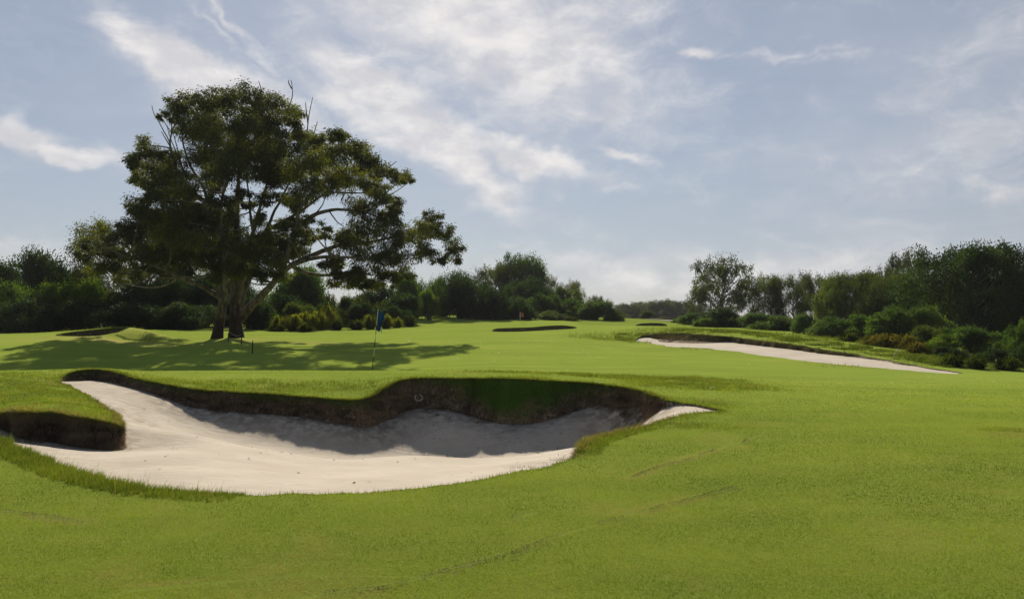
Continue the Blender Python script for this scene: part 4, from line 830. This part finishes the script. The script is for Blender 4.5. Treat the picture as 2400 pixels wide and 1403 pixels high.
for args in [
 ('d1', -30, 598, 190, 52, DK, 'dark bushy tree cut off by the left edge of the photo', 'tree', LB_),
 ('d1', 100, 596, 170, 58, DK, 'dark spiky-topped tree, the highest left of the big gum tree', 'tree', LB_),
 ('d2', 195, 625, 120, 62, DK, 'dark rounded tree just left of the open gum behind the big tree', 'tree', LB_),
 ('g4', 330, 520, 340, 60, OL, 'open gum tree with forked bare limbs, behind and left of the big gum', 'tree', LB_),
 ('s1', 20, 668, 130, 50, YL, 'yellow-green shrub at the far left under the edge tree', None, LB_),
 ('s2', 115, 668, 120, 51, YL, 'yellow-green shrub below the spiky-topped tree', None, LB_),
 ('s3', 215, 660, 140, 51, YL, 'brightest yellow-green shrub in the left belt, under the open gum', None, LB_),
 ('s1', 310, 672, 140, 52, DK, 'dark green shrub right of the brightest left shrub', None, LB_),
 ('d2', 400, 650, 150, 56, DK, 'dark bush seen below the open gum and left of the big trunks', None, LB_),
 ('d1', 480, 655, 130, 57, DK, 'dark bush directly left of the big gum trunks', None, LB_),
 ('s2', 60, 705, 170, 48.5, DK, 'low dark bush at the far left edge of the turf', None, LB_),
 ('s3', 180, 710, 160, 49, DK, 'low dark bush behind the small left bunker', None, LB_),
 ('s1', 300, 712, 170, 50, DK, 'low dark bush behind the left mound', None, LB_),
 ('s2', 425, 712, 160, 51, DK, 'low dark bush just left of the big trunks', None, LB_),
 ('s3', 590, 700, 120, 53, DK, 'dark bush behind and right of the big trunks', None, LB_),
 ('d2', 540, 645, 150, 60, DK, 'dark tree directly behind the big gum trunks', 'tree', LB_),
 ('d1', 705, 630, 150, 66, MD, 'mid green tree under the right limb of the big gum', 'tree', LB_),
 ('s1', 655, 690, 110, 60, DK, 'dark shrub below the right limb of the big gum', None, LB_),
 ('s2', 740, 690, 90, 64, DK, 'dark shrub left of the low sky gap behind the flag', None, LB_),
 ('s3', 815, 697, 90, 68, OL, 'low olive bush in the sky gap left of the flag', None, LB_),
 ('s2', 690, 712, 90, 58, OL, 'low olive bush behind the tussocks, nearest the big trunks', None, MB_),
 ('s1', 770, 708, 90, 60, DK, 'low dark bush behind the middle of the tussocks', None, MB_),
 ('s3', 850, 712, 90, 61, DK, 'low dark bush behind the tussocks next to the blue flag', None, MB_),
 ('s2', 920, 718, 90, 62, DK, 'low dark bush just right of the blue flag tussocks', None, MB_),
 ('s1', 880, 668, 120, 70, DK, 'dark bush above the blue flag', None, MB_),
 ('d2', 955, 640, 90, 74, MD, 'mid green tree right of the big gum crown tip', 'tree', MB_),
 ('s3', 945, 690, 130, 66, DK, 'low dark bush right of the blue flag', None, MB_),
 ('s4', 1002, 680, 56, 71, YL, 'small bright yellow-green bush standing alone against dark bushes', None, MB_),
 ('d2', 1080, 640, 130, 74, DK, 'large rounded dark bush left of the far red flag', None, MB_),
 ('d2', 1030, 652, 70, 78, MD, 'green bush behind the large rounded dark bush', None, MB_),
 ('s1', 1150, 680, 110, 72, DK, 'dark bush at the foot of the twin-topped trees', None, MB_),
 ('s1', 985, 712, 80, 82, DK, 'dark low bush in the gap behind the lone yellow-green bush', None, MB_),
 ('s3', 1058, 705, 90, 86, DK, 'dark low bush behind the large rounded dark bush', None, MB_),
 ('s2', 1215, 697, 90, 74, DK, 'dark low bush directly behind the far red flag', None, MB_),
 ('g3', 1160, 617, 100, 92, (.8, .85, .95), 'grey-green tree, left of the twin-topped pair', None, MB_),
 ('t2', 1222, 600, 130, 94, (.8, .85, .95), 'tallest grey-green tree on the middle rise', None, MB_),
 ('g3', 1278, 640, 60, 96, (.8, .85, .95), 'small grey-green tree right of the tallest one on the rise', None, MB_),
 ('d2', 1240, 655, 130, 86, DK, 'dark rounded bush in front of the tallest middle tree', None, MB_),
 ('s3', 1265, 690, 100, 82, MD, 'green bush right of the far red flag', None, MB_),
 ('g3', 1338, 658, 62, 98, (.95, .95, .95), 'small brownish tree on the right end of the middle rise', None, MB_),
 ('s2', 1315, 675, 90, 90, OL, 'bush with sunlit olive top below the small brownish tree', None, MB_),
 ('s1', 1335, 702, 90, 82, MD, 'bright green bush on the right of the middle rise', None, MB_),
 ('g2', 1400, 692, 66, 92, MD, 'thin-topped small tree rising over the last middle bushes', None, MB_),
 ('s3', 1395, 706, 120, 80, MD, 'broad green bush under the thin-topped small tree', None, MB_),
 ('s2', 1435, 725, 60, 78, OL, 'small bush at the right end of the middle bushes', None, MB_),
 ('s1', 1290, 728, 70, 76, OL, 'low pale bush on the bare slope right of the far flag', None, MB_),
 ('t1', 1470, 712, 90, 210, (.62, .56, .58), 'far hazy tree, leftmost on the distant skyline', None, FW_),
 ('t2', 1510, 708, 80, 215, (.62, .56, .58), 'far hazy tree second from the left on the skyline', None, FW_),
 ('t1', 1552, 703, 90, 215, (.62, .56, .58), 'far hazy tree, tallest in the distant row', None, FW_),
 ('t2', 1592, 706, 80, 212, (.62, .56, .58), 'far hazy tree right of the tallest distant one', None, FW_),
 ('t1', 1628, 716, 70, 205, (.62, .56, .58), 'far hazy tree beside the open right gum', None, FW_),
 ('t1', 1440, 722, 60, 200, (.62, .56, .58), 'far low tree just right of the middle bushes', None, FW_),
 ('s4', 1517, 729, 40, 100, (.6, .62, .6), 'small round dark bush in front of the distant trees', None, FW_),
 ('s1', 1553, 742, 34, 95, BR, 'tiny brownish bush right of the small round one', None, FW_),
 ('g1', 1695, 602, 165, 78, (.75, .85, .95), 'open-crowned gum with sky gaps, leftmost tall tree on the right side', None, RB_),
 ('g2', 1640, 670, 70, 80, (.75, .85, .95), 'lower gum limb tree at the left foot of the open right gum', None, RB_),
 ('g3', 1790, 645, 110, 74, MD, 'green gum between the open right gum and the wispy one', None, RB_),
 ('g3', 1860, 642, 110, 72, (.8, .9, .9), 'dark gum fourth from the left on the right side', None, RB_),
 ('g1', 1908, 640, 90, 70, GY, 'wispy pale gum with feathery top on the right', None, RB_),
 ('d1', 1945, 655, 80, 62, BR, 'narrow brown-grey tree left of the olive tree', 'tree', RB_),
 ('t4', 2005, 640, 150, 60, OL, 'olive-brown rounded tree right of the narrow grey tree', None, RB_),
 ('t3', 2090, 645, 170, 57, (.8, .75, .6), 'wide dark olive tree left of the biggest right tree', None, RB_),
 ('g1', 2135, 586, 130, 70, (.75, .8, .85), 'tall open gum rising behind the dark olive tree', None, RB_),
 ('g1', 2070, 622, 80, 72, (.75, .8, .85), 'smaller open gum top showing left of the tall open gum', None, RB_),
 ('t4', 2280, 577, 280, 48, (.34, .43, .28), 'biggest dark dome-shaped tree on the right side', None, RB_),
 ('d2', 2300, 640, 210, 50, (.30, .38, .28), 'dark undergrowth tree filling the base of the biggest dome tree', 'tree', RB_),
 ('d1', 2210, 660, 120, 51, (.34, .42, .30), 'dark tree against the left flank of the biggest dome tree', 'tree', RB_),
 ('d2', 2385, 660, 130, 49, (.30, .38, .28), 'nearly black bush at the right edge below the dome tree', None, RB_),
 ('t1', 2395, 640, 110, 47, (.6, .7, .6), 'dark tree cut off by the right edge behind the dome tree', None, RB_),
 ('s1', 1620, 733, 80, 66, MD, 'low green bush at the left foot of the right trees', None, RB_),
 ('s2', 1690, 722, 130, 62, DK, 'dark bush under the open right gum', None, RB_),
 ('s3', 1660, 745, 70, 60, YL, 'small bright green bush before the dark bush under the gum', None, RB_),
 ('s3', 1775, 735, 150, 57, MD, 'long green bush behind the far bunker bank', None, RB_),
 ('d2', 1835, 742, 90, 56, MD, 'green bush end piece left of the grey ball bush', None, RB_),
 ('s4', 1885, 736, 62, 50, (.95, 1.05, 1.35), 'grey-green ball-shaped bush behind the far bunker', None, RB_),
 ('s1', 1945, 744, 100, 45, GY, 'bush with pale silvery left side right of the grey ball bush', None, RB_),
 ('s2', 2010, 740, 120, 44, MD, 'mid green bush in the middle of the right hedge', None, RB_),
 ('s3', 2095, 722, 140, 42.5, MD, 'tallest leafy green bush of the right hedge', None, RB_),
 ('s1', 2180, 722, 90, 42, (1.4, 1.35, 1.2), 'pale flowering-looking bush against the dark dome tree', None, RB_),
 ('s2', 2170, 765, 110, 36, OL, 'olive bush below the pale bush on the right', None, RB_),
 ('s3', 2275, 768, 150, 34, MD, 'large green bush with dark hollow in front of the dome tree', None, RB_),
 ('s1', 2215, 785, 90, 33, YL, 'yellow-green bush left of the large hollow bush', None, RB_),
 ('s2', 2405, 752, 90, 31, MD, 'green bush cut off by the right edge', None, RB_),
 ('s2', 2120, 792, 90, 38, DK, 'low dark bush behind the dry grass on the right bank', None, RB_),
 ('s1', 2330, 818, 90, 30, DK, 'low dark bush beside the leaning white marker stake', None, RB_),
 ('s3', 2215, 812, 90, 31.5, DK, 'low dark bush below the yellow-green right bush', None, RB_),
 ('s2', 2410, 800, 90, 28.5, DK, 'low dark bush at the very right edge of the photo', None, RB_),
 ('s3', 2355, 800, 90, 32, OL, 'low olive bush between the hollow bush and the right edge', None, RB_),
]: plant(*args)

# tussocks
def tussock_mesh(seed, n=900):
    r = np.random.default_rng(seed); a = r.uniform(0, 6.28, n); rr = r.random(n) * .35; base = np.column_stack([np.cos(a) * rr, np.sin(a) * rr, np.zeros(n)])
    out_ = r.uniform(.1, 1.0, n); a2 = a + r.normal(0, .5, n); hgt = r.uniform(.3, 1.0, n) * (1 + .35 * np.sin(a * 3 + seed)) * (1.0 - .25 * out_ ** 2); mid = base + np.column_stack([np.cos(a2) * out_ * .45, np.sin(a2) * out_ * .45, hgt]); tip = base + np.column_stack([np.cos(a2) * out_ * 1.15, np.sin(a2) * out_ * 1.15, hgt * (1.1 - .9 * out_ * r.uniform(.4, 1.1, n))])
    sd_ = np.column_stack([-np.sin(a), np.cos(a), np.zeros(n)]) * .026
    V = np.stack([base - sd_, base + sd_, mid + sd_, mid - sd_, tip], 1).reshape(-1, 3); k = np.arange(n)[:, None] * 5
    F3 = np.concatenate([k + np.array([0, 1, 2]), k + np.array([0, 2, 3]), k + np.array([3, 2, 4])]); return npmesh('tussock', V, F3, {'tint': np.repeat(r.random(n), 5)})
TM = [tussock_mesh(1), tussock_mesh(2), tussock_mesh(3)]
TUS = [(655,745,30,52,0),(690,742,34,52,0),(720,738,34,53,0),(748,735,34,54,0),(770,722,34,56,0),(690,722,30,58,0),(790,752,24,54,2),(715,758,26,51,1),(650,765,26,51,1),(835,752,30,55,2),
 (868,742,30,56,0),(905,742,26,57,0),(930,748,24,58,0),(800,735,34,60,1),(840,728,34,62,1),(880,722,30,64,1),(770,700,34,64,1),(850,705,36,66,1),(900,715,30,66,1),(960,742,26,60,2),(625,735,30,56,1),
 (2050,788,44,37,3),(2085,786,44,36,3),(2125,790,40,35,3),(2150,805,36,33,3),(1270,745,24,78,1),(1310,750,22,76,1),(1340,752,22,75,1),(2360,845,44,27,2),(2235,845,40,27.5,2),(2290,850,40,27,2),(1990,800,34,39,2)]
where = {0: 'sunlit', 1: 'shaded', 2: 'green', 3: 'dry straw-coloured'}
TCOL = {0: (1.0, 1.08, .5), 1: (.40, .48, .28), 2: (.30, .42, .25), 3: (.75, .66, .45)}  # sunlight and shade painted in: lit tussocks tinted brighter, shaded ones darker
tuslab = {}
for k, (px, top, wp, Yp, c) in enumerate(TUS):
    x = (px - 1200) / F * Yp; zb = gz(x, Yp) - .05; zt = ZC - (top - H0) / F * Yp; ww = wp / F * Yp * rng.uniform(.7, 1.05)
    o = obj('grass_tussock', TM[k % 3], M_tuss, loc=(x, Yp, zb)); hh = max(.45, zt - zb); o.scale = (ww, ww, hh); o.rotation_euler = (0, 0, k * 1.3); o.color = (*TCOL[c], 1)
    side = 'left of the flag by the dark bushes' if px < 880 else ('just right of the blue flag' if px < 1000 else ('on the middle rise' if px < 1500 else 'on the bank above the far right bunker'))
    tuslab.setdefault((where[c], side), []).append((px, o)); tag(o, 'x', 'grass tussock', f'{where[c]} grass tussocks {side}')

ORD = ['leftmost', 'second from left', 'third from left', 'fourth from left', 'fifth from left', 'sixth from left', 'seventh from left', 'eighth from left']
for (wh, sd_), lst in tuslab.items():
    for k, (px, o) in enumerate(sorted(lst, key=lambda q: q[0])): o['label'] = f'{wh} arching grass tussock {sd_}' + (f', {ORD[k]}' if len(lst) > 1 else '')

# ------------------------------------------------------------------ small things
def cyl(P, r, sides=8, cap=True):
    tbx = Tubes(); P = np.asarray(P, float); rad = np.full(len(P), r) if np.isscalar(r) else np.asarray(r)
    if cap: P = np.vstack([P[0], P, P[-1]]); rad = np.concatenate([[r0 * .05 for r0 in rad[:1]], rad, [rad[-1] * .05]])
    P[0] -= (P[2] - P[1]) * 1e-3; P[-1] += (P[-2] - P[-3]) * 1e-3
    tbx.add(P, rad, sides); return tbx
# near flagstick
YF = 26.2; bx = (871 - 1200) / F * YF; bz = gz(bx, YF); top = W(886.5, 724, YF); b0 = np.array([bx, YF, bz - .05]); ax = top - b0
fr = empty('golf_flag', tuple(b0)); tag(fr, 'blue golf flag hanging from a black and white banded pole on the green', 'golf flag')
cuts = [0, .17, .39, .53, .68, .82, 1.0]; cols = [M_black, M_white, M_black, M_white, M_black, M_white]
visible = [(0, .10, M_black), (.10, .28, M_black), (.28, .41, M_white), (.41, .53, M_black), (.53, .63, M_white), (.63, .75, M_black), (.75, 1.0, M_white)]
for a_, c_, mt in visible[1:] + [(0, .10, M_black)]:
    P_ = [ax * a_, ax * (a_ + c_) / 2, ax * c_]; obj('pole_band', cyl(P_, .013, 8).mesh('pole_band'), mt, fr)
cloth = []; nx, nz_ = 15, 12
for i in range(nz_):
    for j in range(nx):
        u, v = j / (nx - 1), i / (nz_ - 1)
        q = ax * (.985 - .30 * v) + np.array([.012 + u * .17 * (1 - .25 * v) , .045 * math.sin(u * 9 + v * 2) * (.3 + u), -u * .13 + (.06 * u * u if v > .9 else 0)])
        if u > .75 and v < .35: q[0] += .06 * (u - .75) * 4
        cloth.append(q)
Fq = [(i * nx + j, i * nx + j + 1, (i + 1) * nx + j + 1, (i + 1) * nx + j) for i in range(nz_ - 1) for j in range(nx - 1)]
fl = obj('flag', npmesh('flag', cloth, Fq, None, True), M_blue, fr)
sm = fl.modifiers.new('thickness', 'SOLIDIFY'); sm.thickness = .004
emb = []
for i in range(6):
    for j in range(5):
        u, v = j / 4, i / 5; q = ax * (.76 - .07 * v) + np.array([.135 + u * .05 + v * .03, -.035 - .01 * u, -.10 - .02 * u]); emb.append(q)
obj('pale_corner', npmesh('pale_corner', emb, [(i * 5 + j, i * 5 + j + 1, (i + 1) * 5 + j + 1, (i + 1) * 5 + j) for i in range(5) for j in range(4)], None, True), M_white, fr)
# far flag
YF = 66; x0 = (1219 - 1200) / F * YF; z0 = gz(x0, YF); b0 = np.array([x0, YF, z0 - .05]); zt = ZC - (731 - H0) / F * YF - b0[2]
fr = empty('golf_flag', tuple(b0)); tag(fr, 'small faded red golf flag on the distant green', 'golf flag')
obj('pole', cyl([(0, 0, 0), (0, 0, zt * .5), (.0, 0, zt)], .02, 6).mesh('pole'), M_white, fr)
cloth = [np.array([u / 6 * .32, .03 * math.sin(u), zt - .02 - v / 5 * .38 - u * .015]) for v in range(6) for u in range(7)]
fo = obj('flag', npmesh('flag', cloth, [(i * 7 + j, i * 7 + j + 1, (i + 1) * 7 + j + 1, (i + 1) * 7 + j) for i in range(5) for j in range(6)], None, True), M_pink, fr)
fo.modifiers.new('thickness', 'SOLIDIFY').thickness = .006
# stakes and rope by the big tree
STK = [(535,792,803,40.5,'short dark stake nearest the left trunk, at the left end of the rope'),(566,766,811,38.0,'tall dark rope stake in front of the right trunk'),(592,798,832,33.6,'lone dark stake standing on the shaded green right of the trunks')]
for px, tp, bt, Yp, lab in STK:
    x = (px - 1200) / F * Yp; zb = gz(x, Yp) - .08; zt = ZC - (tp - H0) / F * Yp; hh = max(.5, zt - zb); 
    o = obj('stake', cyl([(0, 0, 0), (0, 0, hh * .5), (0, 0, hh * .96), (0, 0, hh)], np.array([.028, .026, .024, .014]), 8).mesh('stake'), M_stake, loc=(x, Yp, zb)); tag(o, lab, 'stake', 'dark stakes by the big tree')
a = W(537, 776, 41.0); b = W(566, 785, 38.05); m = W(549, 791, 39.6)
s_ = np.linspace(0, 1, 14)[:, None]; P_ = (1 - s_) ** 2 * a + 2 * s_ * (1 - s_) * m + s_ ** 2 * b
tag(obj('rope', cyl(P_, .014, 6).mesh('rope'), M_rope), 'pale rope sagging between stakes in front of the right trunk', 'rope')
WST = [(237,750,763,47.5,0,'thin pale marker post in the dark rough behind the small left bunker'),(919,745,757,60,0,'tiny white marker post right of the blue flag'),(2337,843,863,27.0,-.10,'white marker stake leaning at the right edge of the rough'),(2094,812,829,30.6,.55,'fallen white marker stake tilted in the dry grass above the bunker')]
for px, tp, bt, Yp, lean, lab in WST:
    x = (px - 1200) / F * Yp; zb = gz(x, Yp) - .03; hh = (bt - tp) / F * Yp * 1.15 + .05
    o = obj('marker_stake', cyl([(0, 0, 0), (lean * hh * .5, 0, hh * .5), (lean * hh, 0, hh * .97), (lean * hh * 1.02, 0, hh)], np.array([.024, .024, .022, .012]), 8).mesh('marker_stake'), M_wood, loc=(x, Yp, zb)); tag(o, lab, 'stake', 'pale marker stakes in the rough')
# hose loop on the bunker face
c = W(981, 931, 17.72); th = np.linspace(0, 2 * math.pi * .86, 24); rr = .075
P_ = np.column_stack([np.cos(th + 2.2) * rr * 1.15, -.02 * np.sin(th), np.sin(th + 2.2) * rr]) + c
tag(obj('pipe_loop', cyl(P_, .0085, 8).mesh('pipe_loop'), M_pipe), 'pale loop of pipe sticking out of the shaded bunker face', 'pipe')
# scrap at the mound's foot
c = W(272, 1056, 11.45); c[2] = float(S1(c[0], c[1])[0]) + .03
specks('bark_scraps', c + rng.normal(0, 1, (26, 3)) * np.array([.10, .10, .012]), .035, M_debris, 'dark bark scraps at the tip of the brown bunker mound', 'leaf litter')
v = np.array([(-.05, -.02, 0), (.0, -.03, .012), (.06, -.01, .004), (.05, .03, .02), (-.01, .035, .03), (-.055, .02, .015), (0, 0, .034)]); 
tag(obj('paper_scrap', npmesh('paper_scrap', v, [(0, 1, 6), (1, 2, 6), (2, 3, 6), (3, 4, 6), (4, 5, 6), (5, 0, 6)]), M_white, loc=tuple(c + np.array([0, -.08, .0]))), 'small white scrap lying at the tip of the brown mound', 'litter')
# sandy track near the distant bushes
tr = catmull([W(1455, 744, 110), W(1500, 748, 100), W(1560, 753, 88), W(1600, 757, 80), W(1640, 762, 72)], 3, False)
tv = []
for i in range(len(tr)):
    d = tr[min(i + 1, len(tr) - 1)] - tr[max(i - 1, 0)]; d = d[:2] / np.linalg.norm(d[:2]); nn = np.array([-d[1], d[0]])
    for s_ in np.linspace(-1.3, 1.3, 5): q = tr[i][:2] + nn * s_; tv.append((q[0], q[1], gz(q[0], q[1]) + .06))
tag(obj('path', npmesh('path', tv, [(i * 5 + j, i * 5 + j + 1, (i + 1) * 5 + j + 1, (i + 1) * 5 + j) for i in range(len(tr) - 1) for j in range(4)], None, True), M_path), kind='structure')

# air between the camera and the far trees
hz_v = np.array([(x, y, z) for z in (-2.5, 60) for x, y in ((-420, -30), (420, -30), (420, 420), (-420, 420))])
o = obj('haze', npmesh('haze', hz_v, [(0, 3, 2, 1), (4, 5, 6, 7), (0, 1, 5, 4), (1, 2, 6, 5), (2, 3, 7, 6), (3, 0, 4, 7)])); tag(o, 'thin pale air haze over the whole course', 'haze', None, 'stuff')
m, t, out_n = new_mat('haze'); v = t.new('ShaderNodeVolumePrincipled'); v.inputs['Color'].default_value = (.86, .90, 1, 1); v.inputs['Density'].default_value = 0.00035; v.inputs['Anisotropy'].default_value = .0
t.l.new(v.outputs[0], out_n.inputs['Volume']); o.data.materials.append(m)
